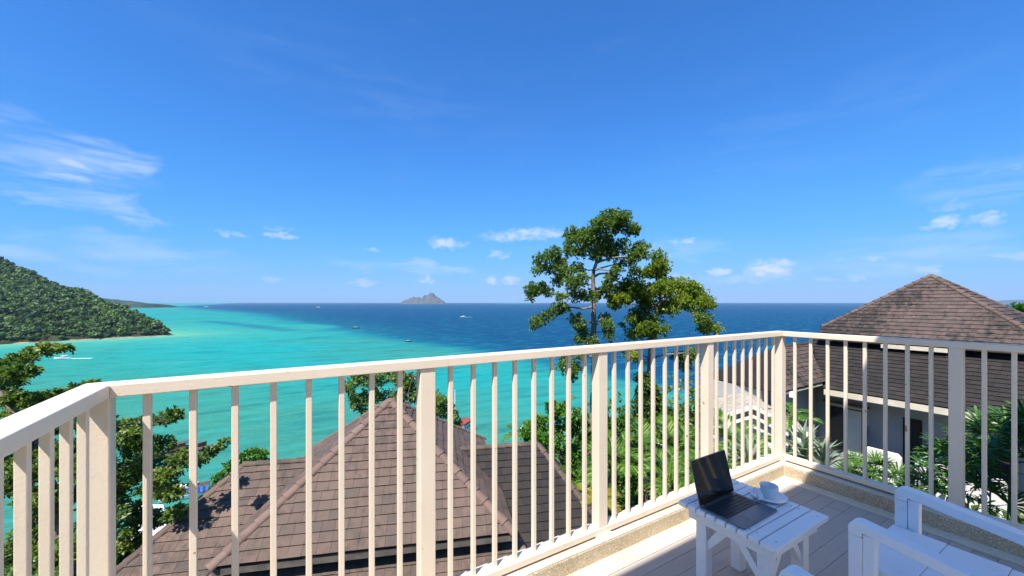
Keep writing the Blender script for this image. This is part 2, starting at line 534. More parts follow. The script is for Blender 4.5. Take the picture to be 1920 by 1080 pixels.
def inside(px, py, poly):
    c = np.zeros(px.shape, bool); n = len(poly)
    for i in range(n):
        x1, y1 = poly[i]; x2, y2 = poly[(i + 1) % n]
        cond = ((y1 > py) != (y2 > py))
        xi = (x2 - x1) * (py - y1) / (y2 - y1 + 1e-12) + x1
        c ^= cond & (px < xi)
    return c

sx = np.sinh(np.linspace(-6.2, 6.2, 330)) * 40.6; sy = np.concatenate([-np.sinh(np.linspace(6.2, 0.15, 60)) * 40.6, np.linspace(0, 380, 120), 380 * np.exp(np.linspace(0.012, 3.27, 200))])
SX, SY = np.meshgrid(sx, sy)
dB, sB = seg_dist(SX, SY, BND)
sd = dB * sB                                 # positive on the deep side
wdt = np.clip(0.20 * np.abs(SY) + 10, 25, 260)
depth = 0.55 * sstep(-0.5, 0.5, sd / wdt) + 0.45 * sstep(0.0, 1.3, sd / wdt)
def patch(a, b, hw):
    d, _ = seg_dist(SX, SY, np.array([a, b], float)); return np.exp(-(d / hw) ** 2)
depth = np.maximum(depth, 0.62 * patch((-620, 790), (-310, 540), 34))
depth = np.clip(depth - 0.9 * patch((-350, 640), (-300, 600), 22), 0, 1)
depth = np.clip(depth - 0.85 * np.exp(-((SX - 60) / 420) ** 2 - ((SY - 6600) / 900) ** 2), 0, 1)
depth = np.maximum(depth, 0.28 * patch((-330, 420), (-200, 380), 9))
dH, _ = seg_dist(SX, SY, HEAD, True)
dH = np.where(inside(SX, SY, HEAD), 0, dH)
sand = np.exp(-(dH / 38.0)) * 0.95 + 0.25 * np.exp(-(dH / 120.0))
near = sstep(330, 110, SY)
band = np.exp(-((sd / wdt + 1.3) / 1.5) ** 2) * sstep(90, 220, SY)
V = np.stack([CO * SX + SI * SY, -SI * SX + CO * SY, np.full(SX.shape, SEA)], -1).reshape(-1, 3)
idx = np.arange(SX.size).reshape(SX.shape)
Q = np.stack([idx[:-1, :-1], idx[:-1, 1:], idx[1:, 1:], idx[1:, :-1]], -1).reshape(-1, 4)
m_sea, t, out = material('sea_water')
p = gpos(t)
dpt = t.attr('water_depth'); snd = t.attr('sandbar'); nr = t.attr('inshore')
pz = t.mapping(p, (1, 1, 0))
big = t.noise(t.mapping(p, (0.010, 0.020, 0), (0, 0, 0.5)), 1.0, 5, 0.6)
dn = t.math('ADD', dpt, t.math('MULTIPLY', t.math('SUBTRACT', big, 0.5), 0.30))
col = t.ramp(dn, [(0.0, (0.016, 0.262, 0.225)), (0.22, (0.010, 0.245, 0.232)), (0.45, (0.003, 0.165, 0.220)), (0.72, (0.002, 0.072, 0.145)), (1.0, (0.001, 0.042, 0.128))])
col = t.mix(t.math('MULTIPLY', nr, 0.85), col, t.mix(t.smooth(big, 0.3, 0.7), (0.056, 0.225, 0.150), (0.042, 0.242, 0.172)))
col = t.mix(t.math('MULTIPLY', t.attr('bright_band'), 0.8), col, (0.004, 0.280, 0.275))
huge = t.noise(t.mapping(p, (0.0045, 0.009, 0), (0, 0, 0.6)), 1.0, 4, 0.55)
col = t.mix(t.math('MULTIPLY', t.smooth(huge, 0.42, 0.66), 0.65), col, (0.045, 0.200, 0.152))
col = t.mix(t.math('MULTIPLY', t.smooth(big, 0.54, 0.72), 0.6), col, (0.010, 0.138, 0.142))
col = t.mix(t.math('MULTIPLY', t.smooth(big, 0.44, 0.28), 0.5), col, (0.050, 0.300, 0.235))
dk = t.smooth(dn, 0.35, 0.7)
col = t.mix(dk, col, t.ramp(dn, [(0.0, (0.010, 0.330, 0.300)), (0.45, (0.003, 0.165, 0.220)), (0.72, (0.002, 0.072, 0.145)), (1.0, (0.001, 0.042, 0.128))]))
col = t.mix(t.math('MULTIPLY', snd, 0.9), col, (0.13, 0.40, 0.24))
# wind streaks and chop
st = t.noise(t.mapping(p, (0.035, 0.14, 0), (0, 0, 0.75)), 1.0, 6, 0.7)
col = t.mix(t.math('MULTIPLY', t.smooth(st, 0.48, 0.72), 0.5), col, (0.03, 0.33, 0.34))
col = t.mix(t.math('MULTIPLY', t.smooth(st, 0.52, 0.30), 0.5), col, (0.002, 0.085, 0.12))
st2 = t.noise(t.mapping(p, (0.13, 0.42, 0), (0, 0, 0.55)), 1.0, 5, 0.7)
col = t.mix(t.math('MULTIPLY', t.smooth(st2, 0.52, 0.30), 0.45), col, t.mix(1.0, col, (0.35, 0.62, 0.75), 'MULTIPLY'))
col = t.mix(t.math('MULTIPLY', t.smooth(st2, 0.55, 0.75), 0.30), col, (0.06, 0.32, 0.33))
cap = t.noise(t.mapping(p, (0.11, 0.34, 0), (0, 0, 0.6)), 1.0, 5, 0.75)
col = t.mix(t.math('MULTIPLY', t.smooth(cap, 0.735, 0.77), 0.75), col, (0.75, 0.8, 0.82))
hw = t.math('ADD', t.noise(t.mapping(p, (0.5, 0.9, 0), (0, 0, 0.6)), 1.0, 5, 0.65), t.math('MULTIPLY', t.noise(t.mapping(p, (0.05, 0.13, 0), (0, 0, 0.7)), 1.0, 4, 0.6), 2.0))
nrm_sea = t.bump(hw, 0.6, 0.9)
dfs = t.new('ShaderNodeBsdfDiffuse'); t.put(dfs.inputs[0], col); t.put(dfs.inputs['Normal'], nrm_sea)
gls = t.new('ShaderNodeBsdfGlossy'); gls.inputs['Roughness'].default_value = 0.22; t.put(gls.inputs['Normal'], nrm_sea)
mxs = t.new('ShaderNodeMixShader'); mxs.inputs[0].default_value = 0.045
t.l.new(dfs.outputs[0], mxs.inputs[1]); t.l.new(gls.outputs[0], mxs.inputs[2]); t.l.new(mxs.outputs[0], out.inputs[0])
me = np_mesh('sea', V, Q, m_sea)
for nm, arr in (('water_depth', depth), ('sandbar', sand), ('inshore', near), ('bright_band', band)):
    at = me.attributes.new(nm, 'FLOAT', 'POINT'); at.data.foreach_set('value', arr.ravel().astype(np.float32))
sea = link(bpy.data.objects.new('sea', me)); tag(sea, kind='structure')

# ------------------------------------------------------------------ wooded headlands
m_wood_far = m_leaf('forest_canopy', [(0.1, (0.011, 0.034, 0.006)), (0.4, (0.028, 0.078, 0.010)), (0.65, (0.056, 0.128, 0.014)), (0.9, (0.120, 0.195, 0.022))], 0.15, 0.6)
m_rock = m_plain('limestone_rock', (0.085, 0.09, 0.08), 0.9, 0.1, var=0.4, scale=0.02)
m_scrub = m_plain('far_scrub', (0.032, 0.052, 0.02), 0.9, 0.1, var=0.5, scale=0.012)
m_floorwood = m_plain('forest_floor', (0.035, 0.045, 0.018), 0.95, 0.1, var=0.4, scale=0.05)

def fnoise(x, y, s, seed=0):
    r = np.random.default_rng(seed); z = 0; amp = 1
    for k in range(4):
        a = r.uniform(0, 6.28, 6)
        z = z + amp * (np.sin(x * s + a[0] + 1.7 * np.sin(y * s * 0.7 + a[1])) * np.cos(y * s * 1.1 + a[2] + 1.3 * np.sin(x * s * 0.8 + a[3])))
        s *= 2.05; amp *= 0.5
    return z

def head_height(x, y):
    d, _ = seg_dist(x, y, HEAD, True)
    ins = inside(x, y, HEAD)
    df_, _ = seg_dist(x, y, np.concatenate([HEAD[9:], HEAD[:3]]))
    h = 3.0 * (1 - np.exp(-d / 5.0)) + np.minimum(0.258 * df_, 1.5 * d)
    h = h * (1 + 0.05 * fnoise(x, y, 0.02, 3)) 
    return np.where(ins, h, -3.0)
hx = np.linspace(-1400, -380, 205); hy = np.linspace(-10, 720, 147)
HX, HY = np.meshgrid(hx, hy)
HZ = head_height(HX, HY) + SEA
V = np.stack([CO * HX + SI * HY, -SI * HX + CO * HY, HZ], -1).reshape(-1, 3)
idx = np.arange(HX.size).reshape(HX.shape)
Q = np.stack([idx[:-1, :-1], idx[:-1, 1:], idx[1:, 1:], idx[1:, :-1]], -1).reshape(-1, 4)
hd = link(bpy.data.objects.new('headland_terrain', np_mesh('headland_terrain', V, Q, m_floorwood, smooth=True)))
tag(hd, kind='structure')

bm = bmesh.new(); bmesh.ops.create_icosphere(bm, subdivisions=2, radius=1.0)
ICO_V = np.array([v.co[:] for v in bm.verts]); ICO_F = np.array([[v.index for v in f.verts] for f in bm.faces]); bm.free()

bm = bmesh.new(); bmesh.ops.create_icosphere(bm, subdivisions=1, radius=1.0)
ICO1_V = np.array([v.co[:] for v in bm.verts]); ICO1_F = np.array([[v.index for v in f.verts] for f in bm.faces]); bm.free()
def crowns(pts, rads, tints, name, mat, seed=5, nq=46):
    """every crown: a shaded core and a shell of leafy sprays"""
    r = np.random.default_rng(seed)
    n = len(pts)
    sc3 = rads[:, None] * np.stack([r.uniform(.85, 1.25, n), r.uniform(.85, 1.25, n), r.uniform(.7, 1.0, n)], -1)
    core = ICO1_V[None] * sc3[:, None, :] * 0.72 + pts[:, None, :]
    Fc = (ICO1_F[None] + (np.arange(n) * len(ICO1_V))[:, None, None]).reshape(-1, 3)
    d = r.standard_normal((n, nq, 3)); d[..., 2] = np.abs(d[..., 2]) * 0.9 - 0.12
    d /= np.linalg.norm(d, axis=2, keepdims=True)
    rad = r.uniform(0.70, 1.08, (n, nq, 1))
    c = pts[:, None, :] + d * rad * sc3[:, None, :]
    nr = d + r.standard_normal((n, nq, 3)) * 0.45; nr /= np.linalg.norm(nr, axis=2, keepdims=True)
    a = np.cross(nr, r.standard_normal((n, nq, 3))); a /= np.linalg.norm(a, axis=2, keepdims=True)
    b = np.cross(nr, a)
    sz = (rads[:, None, None] * r.uniform(0.20, 0.42, (n, nq, 1)))
    q = np.stack([c - a * sz, c - b * sz * 0.7, c + a * sz, c + b * sz * 0.7], 2)
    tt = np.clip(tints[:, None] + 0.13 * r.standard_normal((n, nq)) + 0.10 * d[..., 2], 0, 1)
    nv = n * len(ICO1_V)
    Fq = np.arange(n * nq * 4).reshape(-1, 4) + nv
    V = np.concatenate([core.reshape(-1, 3), q.reshape(-1, 3)])
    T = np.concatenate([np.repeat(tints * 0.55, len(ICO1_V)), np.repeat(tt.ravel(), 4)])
    Ft = np.concatenate([Fc, Fq[:, [0, 1, 2]], Fq[:, [0, 2, 3]]])
    return link(bpy.data.objects.new(name, np_mesh(name, V, Ft, mat, T)))

n = 25000
cx = rng.uniform(-960, -396, n); cy = rng.uniform(230, 700, n)
ok = inside(cx, cy, HEAD)
dd, _ = seg_dist(cx, cy, HEAD, True)
ok &= (dd > 2.5)
ok &= (cx / cy > -1.75)
cx, cy, dd = cx[ok], cy[ok], dd[ok]
keep = rng.uniform(0, 1, len(cx)) < 0.85
cx, cy, dd = cx[keep], cy[keep], dd[keep]
rad = (1.4 + 3.9 * rng.uniform(0, 1, len(cx)) ** 2.6) * np.where(dd < 12, 0.8, 1)
hz = head_height(cx, cy) + SEA + rad * 0.55 + rng.uniform(0, 2.0, len(cx))
pts = np.stack([CO * cx + SI * cy, -SI * cx + CO * cy, hz], -1)
tn = np.clip(0.45 + 0.20 * rng.standard_normal(len(cx)) + 0.10 * fnoise(cx, cy, 0.03, 9) + 0.18 * np.exp(-dd / 30), 0, 1)
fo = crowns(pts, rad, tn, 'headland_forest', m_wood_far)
tag(fo, 'dense green forest covering the wooded headland', 'forest', kind='stuff')
print('crowns', len(cx))

# the narrow pale beach at the headland's foot
bs = MB()
ring = [HEAD[i] for i in (9, 10, 11, 0, 1, 2)]
cen = np.array((-800.0, 400.0))
for i in range(len(ring) - 1):
    for k in range(8):
        q = []
        for tt in (k / 8, (k + 1) / 8):
            a = ring[i] * (1 - tt) + ring[i + 1] * tt
            nrm = cen - a; nrm /= np.linalg.norm(nrm)
            wob = 0.9 + 0.8 * math.sin(a[0] * 0.07) + 0.8 * math.sin(a[1] * 0.19)
            q.append((a - nrm * wob, a + nrm * 6))
        (o0, i0), (o1, i1) = q
        bs.add([P(o0[0], o0[1], 40 - 0.05), P(o1[0], o1[1], 40 - 0.05), P(i1[0], i1[1], 40 - 2.0), P(i0[0], i0[1], 40 - 2.0)], [(0, 1, 2, 3)])
m_sand = m_plain('beach_sand', (0.25, 0.22, 0.16), 0.9, 0.1, var=0.4, scale=0.2)
tag(bs.build('beach', m_sand), kind='structure')

def land_strip(name, u0, u1, ydist, prof, thick, mat, rough=0.0, nseg=60, seed=1):
    """an island or cape: a height field with the crest profile prof [(0..1, metres)]"""
    r = np.random.default_rng(seed)
    x0 = (u0 - 960) / F * ydist; x1 = (u1 - 960) / F * ydist
    a = np.linspace(0, 1, nseg); b = np.linspace(-1, 1, 15)
    A, B = np.meshgrid(a, b)
    crest = np.interp(A, [q[0] for q in prof], [q[1] for q in prof])
    H = crest * (1 - np.abs(B) ** 2.2)
    H = H * (1 + rough * fnoise(A * 60, B * 5, 0.9, seed)) - 2
    X = x0 + (x1 - x0) * A + r.normal(0, 1, A.shape) * (x1 - x0) / nseg * 0.15
    Y = ydist + B * thick
    V = np.stack([CO * X + SI * Y, -SI * X + CO * Y, SEA + H], -1).reshape(-1, 3)
    idx = np.arange(A.size).reshape(A.shape)
    Q = np.stack([idx[:-1, :-1], idx[:-1, 1:], idx[1:, 1:], idx[1:, :-1]], -1).reshape(-1, 4)
    o = link(bpy.data.objects.new(name, np_mesh(name, V, Q, mat, smooth=False)))
    return tag(o, kind='structure')

ISL = 6200.0
k = ISL / F
island = land_strip('rocky_island', 752, 836, ISL, [(0, 1), (.04, 4 * k), (.10, 7 * k), (.16, 8.5 * k), (.22, 11.5 * k), (.28, 12.5 * k), (.33, 11.5 * k), (.37, 13 * k), (.42, 11.5 * k), (.455, 9.5 * k), (.48, 9.5 * k), (.50, 14 * k), (.55, 16.5 * k), (.60, 15.5 * k), (.63, 18 * k), (.67, 20.5 * k), (.71, 20 * k), (.75, 16.5 * k), (.81, 13.5 * k), (.87, 9 * k), (.94, 6 * k), (1, 1)], 200, m_rock, 0.12, 150, 4)
land_strip('wooded_cape', 120, 303, 2500, [(0, 80), (.2, 70), (.42, 58), (.55, 50), (.66, 42), (.8, 29), (.92, 26), (.97, 22), (1, 2)], 170, m_scrub, 0.05, 90, 8)
k2 = 9300 / F
land_strip('hazy_island', 1838, 2060, 9300, [(0, 1), (.15, 4 * k2), (.3, 6 * k2), (.45, 5 * k2), (.6, 8 * k2), (.8, 6 * k2), (1, 1)], 300, m_scrub, 0.05, 50, 12)

# ------------------------------------------------------------------ air
bmz = MB().b2(-11800, 11800, -11800, 11800, SEA - 1.0, 210)
m_haze, t, out = material('sea_air')
pv = t.new('ShaderNodeVolumePrincipled')
pv.inputs['Color'].default_value = (0.55, 0.74, 1.0, 1)
pv.inputs['Density'].default_value = 0.000058
pv.inputs['Anisotropy'].default_value = 0.0
t.l.new(pv.outputs[0], out.inputs['Volume'])
hz_o = bmz.build('haze', m_haze)
tag(hz_o, 'pale blue sea haze over the bay', 'haze', kind='stuff')

# ------------------------------------------------------------------ terrace
XL, XR, YF = -0.414, 3.18, 1.453
tf = MB()
tf.b2(-0.52, 3.30, -4.0, 1.545, -0.32, -0.022)
terrace = tag(tf.build('terrace_floor', m_wall_white), kind='structure')
mb = MB()
# drainage strip of pale aggregate between kerb and boards
mb.b2(-0.29, 3.09, 1.292, 1.385, -0.02, 0.0); mb.b2(2.997, 3.09, -4.0, 1.290, -0.02, 0.0)
mb.build('gravel_strip', m_kerb_top, terrace)
MB().b2(-0.285, 2.993, -4.0, -0.99, -0.021, -0.001).build('bounce_paving', m_wall_white, terrace)  # pale floor out of view, added to bounce sunlight into the shade
row = 0
y = 1.288
boards = 0
while y > -0.9:
    w = 0.0788
    x = -0.285
    off = (row * 0.53) % 1.2
    first = True
    while x < 2.99:
        L = (0.35 + off) if first else 1.2
        first = False
        x1 = min(x + L, 2.993)
        if x1 - x > 0.05:
            b = MB().b2(x, x1 - 0.004, y - w, y, -0.021, 0.0)
            b.build('deck_board', m_deck, terrace, bevel=0.0012); boards += 1
        x = x1
    y -= w + 0.0016
    row += 1
kb = MB()
kerb_poly = [(-0.29, -4.0), (-0.29, 1.385), (3.09, 1.385), (3.09, -4.0), (3.30, -4.0), (3.30, 1.545), (-0.52, 1.545), (-0.52, -4.0)]
kb.prism([(a, b, -0.02) for a, b in kerb_poly], (0, 0, 0.095))
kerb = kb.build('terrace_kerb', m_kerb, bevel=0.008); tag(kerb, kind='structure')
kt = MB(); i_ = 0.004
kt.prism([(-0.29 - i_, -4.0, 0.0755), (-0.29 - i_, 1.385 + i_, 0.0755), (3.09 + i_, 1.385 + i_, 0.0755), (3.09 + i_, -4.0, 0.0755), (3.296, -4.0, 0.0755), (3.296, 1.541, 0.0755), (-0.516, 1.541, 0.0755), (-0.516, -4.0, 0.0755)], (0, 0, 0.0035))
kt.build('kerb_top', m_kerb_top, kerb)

# ------------------------------------------------------------------ railing
rail = empty('railing', (1.4, YF, 0.079), label='cream painted metal railing with square balusters round the terrace', cat='railing')
def rbuild(mb, name, bevel=0.003, mat=m_cream):
    o = mb.build(name, mat, rail, bevel=bevel); o.location = -Vector(rail.location); return o
W = 0.065 / 2
ZT, TH = 1.022, 0.034
def rail_prism(pts, z0, h):
    return MB().prism([(a, b, z0) for a, b in pts], (0, 0, h))
YB = -2.2
for nm, z0, h, W_ in (('top_rail', ZT - TH, TH, W), ('bottom_rail', 0.090, 0.030, 0.029)):
    rbuild(rail_prism([(XL - W_, YF + W_), (XL + W_, YF - W_), (XR - W_, YF - W_), (XR + W_, YF + W_)], z0, h), nm)
    rbuild(rail_prism([(XL - W_, YB), (XL + W_, YB), (XL + W_, YF - W_ - .0008), (XL - W_, YF + W_ - .0012)], z0, h), nm)
    rbuild(rail_prism([(XR + W_, YF + W_ - .0012), (XR - W_, YF - W_ - .0008), (XR - W_, YB), (XR + W_, YB)], z0, h), nm)
bay = (XR - XL) / 4
post_me = MB().box((0, 0, 0), (0.060, 0.052, ZT - TH - 0.079)).mesh('post', m_cream)
plate_me = MB().box((0, 0, 0), (0.10, 0.10, 0.008)).mesh('base_plate', m_white)
bal_me = MB().box((0, 0, 0), (0.0180, 0.0175, ZT - TH - 0.120 + 0.002)).mesh('baluster', m_cream)
def inst(me, name, loc, bev):
    o = bpy.data.objects.new(name, me); link(o, rail); o.location = Vector(loc) - rail.location
    b = o.modifiers.new('bevel', 'BEVEL'); b.width = bev; b.segments = 2; b.limit_method = 'ANGLE'
    return o
posts = [(XL + bay * i, YF) for i in range(5)]
bayR = 0.875
posts += [(XR, YF - bayR * i) for i in range(1, 5)]
posts += [(XL, YF - 0.79 * i) for i in range(1, 5)]
zpc = (ZT - TH + 0.079) / 2
for (a, b) in posts:
    inst(post_me, 'post', (a, b, zpc), 0.003)
    inst(plate_me, 'base_plate', (a, b, 0.0835), 0.002)
zbc = (ZT - TH + 0.120) / 2
for i in range(4):
    for k in range(1, 9):
        inst(bal_me, 'baluster', (XL + bay * i + bay * k / 9, YF, zbc), 0.002)
for i in range(3):
    for k in range(1, 9):
        inst(bal_me, 'baluster', (XR, YF - bayR * i - bayR * k / 9, zbc), 0.002)
for i in range(3):
    for k in range(1, 9):
        inst(bal_me, 'baluster', (XL, YF - 0.79 * i - 0.79 * k / 9, zbc), 0.002)

# ------------------------------------------------------------------ own villa behind the terrace (unseen; eave set from its shadow, form added to bounce sun)
HZE = 3.0
YE = 1.215 - (-SUN.y / SUN.z) * HZE
villa = empty('villa', (5.5, -3.6, 0), label='unseen white villa behind the viewpoint, side wall and canopy added to shape the terrace light', cat='house')
vl = Vector(villa.location)
def vb(mb, name, mat, bevel=0.0):
    o = mb.build(name, mat, villa, bevel=bevel); o.location = -vl; return o
CB = YE - 1.15
vb(MB().b2(3.55, 9.5, -8.0, -0.55, -6, 3.4), 'wall', m_wall_white)  # unseen white wall added to throw sunlight back onto the shaded furniture
vb(MB().b2(-0.52, 3.54, -8.0, -4.02, -6, 3.4), 'rear_wall', m_wall_white)
vb(MB().b2(-0.35, 3.1, -4.0, 1.35, -7.0, -0.325), 'base_wall', m_wall_white)
vb(MB().b2(0.5, 2.9, -4.03, -4.005, 0.0, 2.2), 'glass_door', m_pane)
vb(MB().b2(0.42, 0.5, -4.04, -3.97, 0.0, 2.28).b2(2.9, 2.98, -4.04, -3.97, 0.0, 2.28).b2(0.501, 2.899, -4.04, -3.97, 2.2, 2.28).b2(1.67, 1.73, -4.04, -3.985, 0.0, 2.199), 'door_frame', m_wall_white)
vb(MB().b2(-1.1, 3.54, CB, YE, HZE, HZE + 0.16), 'shade_canopy', m_wall_white, 0.01)  # front edge follows the shadow line; kept narrow so bounced light gets in
vb(MB().b2(-0.33, -0.17, CB + 0.06, CB + 0.22, 0.0, HZE - 0.002), 'column', m_wall_white, 0.01)
vb(MB().b2(3.2, 9.9, -8.4, -0.2, 3.4, 3.56), 'roof_slab', m_wall_white, 0.01)

# ================================================================== TILED ROOFS
def clip_range(poly, t):
    """s-range of a convex polygon (s, t) at height t"""
    xs = []
    n = len(poly)
    for i in range(n):
        (s1, t1), (s2, t2) = poly[i], poly[(i + 1) % n]
        if (t1 - t) * (t2 - t) <= 0 and abs(t1 - t2) > 1e-9:
            xs.append(s1 + (s2 - s1) * (t - t1) / (t2 - t1))
    return (min(xs), max(xs)) if len(xs) >= 2 else None

TILE_CACHE = {}
def lay_tiles(O, a, up, poly, gauge=0.205, width=0.25, th=0.024, mb=None, parent=None, mat=None, pro=None, jit=0.0):
    """tiles on the plane O + s*a + t*up, clipped to the convex polygon poly; into mb, or as objects under parent.
       the course below stands proud of the one above it"""
    a = Vector(a).normalized(); up = Vector(up).normalized(); nrm = a.cross(up).normalized()
    if nrm.z < 0: nrm = -nrm
    tmin = min(q[1] for q in poly); tmax = max(q[1] for q in poly)
    i = 0; t0 = tmin
    cnt = 0
    while t0 < tmax - 0.04:
        t1 = min(t0 + gauge * 1.12, tmax - 0.002)
        tm = min(t0 + gauge, tmax - 0.002)
        rb = clip_range(poly, t0 + 0.003); rt = clip_range(poly, t1 - 0.003)
        if rb and rt:
            lo = min(rb[0], rt[0]); hi = max(rb[1], rt[1])
            s = lo - (width * (0.5 if i % 2 else 0.0)) - width * 0.13 * ((i * 7) % 3)
            while s < hi:
                e = s + width
                g = 0.0022
                sb0, sb1 = max(s + g, rb[0]), min(e - g, rb[1])
                st0, st1 = max(s + g, rt[0]), min(e - g, rt[1])
                if st1 < st0:
                    mid = min(max((st0 + st1) / 2, rt[0]), rt[1]); st0 = st1 = mid
                if sb1 - sb0 > 0.02:
                    full = (abs(sb0 - st0) < 1e-6 and abs(sb1 - st1) < 1e-6 and abs(sb1 - sb0 - (width - 2 * g)) < 1e-6)
                    dz = random.uniform(-0.004, 0.006) + jit
                    dt = random.uniform(-0.006, 0.006)
                    hb = th + 0.018 + dz; ht = 0.004
                    tint = min(1, max(0, random.gauss(0.5, 0.22)))
                    def vv(s_, t_, h_): return O + a * s_ + up * t_ + nrm * h_
                    tb = t0 - 0.012 + dt
                    vs = [(sb0, tb, hb - th), (sb1, tb, hb - th), (st1, t1, ht - 0.002), (st0, t1, ht - 0.002), (sb0, tb, hb), (sb1, tb, hb), (st1, t1, ht + 0.008), (st0, t1, ht + 0.008)]
                    fs = [(3, 2, 1, 0), (4, 5, 6, 7), (0, 1, 5, 4), (1, 2, 6, 5), (2, 3, 7, 6), (3, 0, 4, 7)]
                    if mb is not None:
                        mb.add([vv(*q) for q in vs], fs, tint)
                    else:
                        loc = O + a * sb0 + up * t0
                        R = Matrix((a, up, nrm)).transposed().to_4x4()
                        lv = [(q[0] - sb0, q[1] - t0, q[2]) for q in vs]
                        if full:
                            key = (id(mat), round(width, 3), random.randrange(10))
                            if key not in TILE_CACHE:
                                TILE_CACHE[key] = MB().add(lv, fs, tint).mesh('roof_tile', mat, tint=True)
                            me = TILE_CACHE[key]
                        else:
                            me = MB().add(lv, fs, tint).mesh('roof_tile', mat, tint=True)
                        o = bpy.data.objects.new('roof_tile', me); link(o, parent)
                        o.matrix_parent_inverse = Matrix.Identity(4)
                        o.matrix_local = Matrix.Translation(loc - pro) @ R
                        o.data = me
                    cnt += 1
                s = e
        t0 += gauge
        i += 1
    return cnt

def hip_caps(p0, p1, r=0.105, L=0.33, mb=None, parent=None, mat=None, pro=None):
    """overlapping half-round cap tiles from the low end p0 up to p1"""
    p0 = Vector(p0); p1 = Vector(p1)
    d = (p1 - p0); tot = d.length; d.normalize()
    side = d.cross(Vector((0, 0, 1))).normalized(); nrm = side.cross(d).normalized()
    n = max(1, int(tot / (L * 0.9)))
    step = tot / n
    for i in range(n):
        seg = 8
        vs = []; fs = []
        for e, (tt, rr) in enumerate(((-0.04, r * 1.08), (step * 1.0, r * 0.9))):
            for rad in (rr, rr * 0.84):
                for k in range(seg + 1):
                    th = math.pi * k / seg
                    vs.append(side * (rad * math.cos(th) * 1.05) + nrm * (rad * math.sin(th) * 0.80 - r * 0.22 + (0.012 if e == 0 else 0)) + d * tt)
        m = seg + 1
        for k in range(seg):
            fs += [(k, k + 1, 2 * m + k + 1, 2 * m + k), (m + k + 1, m + k, 3 * m + k, 3 * m + k + 1), (k + 1, k, m + k, m + k + 1), (2 * m + k, 2 * m + k + 1, 3 * m + k + 1, 3 * m + k)]
        tint = min(1, max(0, random.gauss(0.5, 0.22)))
        base = p0 + d * (step * i)
        if mb is not None:
            mb.add([base + v for v in vs], fs, tint)
        else:
            o = MB().add(vs, fs, tint).build('ridge_tile', mat, parent, tint=True)
            o.location = base - pro

def slab(mb, pts, th=0.06):
    """roof deck: polygon given a thickness straight down"""
    mb.prism([Vector(p) - Vector((0, 0, th)) for p in pts], (0, 0, th - 0.004))

# ------------------------------------------------------------------ lower house
G1 = Vector((*w2(0.982, 0.189), 0)).normalized(); G2 = Vector((*w2(-0.189, 0.982), 0)).normalized()
S = 5.57
cL = P(-5.42, 7.0, 4.775)                       # front left corner of the upper eave
cR = cL + G1 * S; bR = cR + G2 * S; bL = cL + G2 * S
apex = P(-3.21, 10.26, 2.60)
house = empty('hillside_house', (apex.x, apex.y, EYE - 11.0), label='house below the railing with a brown tiled pyramid roof over lower wings', cat='house')
ho = Vector(house.location)
def hb(mb, name, mat, bevel=0, tint=False):
    o = mb.build(name, mat, house, bevel=bevel, tint=tint); o.location = -ho; return o
up_roof = MB()
for a_, b_ in ((cL, cR), (cR, bR), (bR, bL), (bL, cL)):
    slab(up_roof, [a_, b_, apex], 0.05)
pr = hb(up_roof, 'upper_roof', m_tile_dk)
# front face: every tile a piece
rise = apex.z - cL.z
def face_up(a_, b_):
    mid = (a_ + b_) / 2; return (apex - mid).normalized(), (apex - mid).length
ORI = Vector((0, 0, 0))
uf, lf = face_up(cL, cR)
ntile = lay_tiles(cL, G1, uf, [(0, 0), (S, 0), (S / 2, lf)], parent=pr, mat=m_tile_a, pro=ORI)
hip_caps(cL, apex, parent=pr, mat=m_tile_hip, pro=ORI)
hip_caps(cR, apex, parent=pr, mat=m_tile_hip, pro=ORI)
rest = MB()
ul, ll = face_up(cL, bL); lay_tiles(bL, -G2, ul, [(0, 0), (S, 0), (S / 2, ll)], mb=rest)
ub, lb = face_up(bL, bR); lay_tiles(bR, -G1, ub, [(0, 0), (S, 0), (S / 2, lb)], mb=rest)
o = rest.build('side_tiles', m_tile_a, pr, tint=True); o['kind'] = 'stuff'
rest = MB()
ur, lr = face_up(cR, bR); lay_tiles(cR, G2, ur, [(0, 0), (S, 0), (S / 2, lr)], mb=rest)
o = rest.build('side_tiles', m_tile_a, pr, tint=True); o['kind'] = 'stuff'
rest = MB(); hip_caps(bL, apex, mb=rest); hip_caps(bR, apex, mb=rest)
o = rest.build('ridge_caps', m_tile_hip, pr, tint=True); o['kind'] = 'stuff'
fin = MB().tube([apex + Vector((0, 0, -0.02)), apex + Vector((0, 0, 0.02)), apex + Vector((0, 0, 0.05))], [0.16, 0.11, 0.03], 10)
fin.build('ridge_cap', m_tile_hip, pr, tint=True)
# eave board under the tiles
eb = MB()
for a_, b_, nrm_ in ((cL, cR, -G2), (cR, bR, G1), (bL, cL, -G1)):
    mid = (a_ + b_) / 2 - Vector((0, 0, 0.115)) - nrm_ * 0.03
    eb.box(mid, ((b_ - a_).length - 0.03, 0.045, 0.13), M=Matrix.Rotation(math.atan2((b_ - a_).y, (b_ - a_).x), 3, 'Z'))
hb(eb, 'eave_board', m_plain('weathered_eave', (0.12, 0.105, 0.095), 0.8, 0.2, var=0.3, scale=3))
# neck wall under the upper roof
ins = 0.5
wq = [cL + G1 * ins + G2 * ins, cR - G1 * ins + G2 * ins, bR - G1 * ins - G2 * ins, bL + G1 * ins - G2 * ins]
hb(MB().prism([q - Vector((0, 0, 1.2)) for q in wq], (0, 0, 1.25)), 'neck_wall', m_dark)
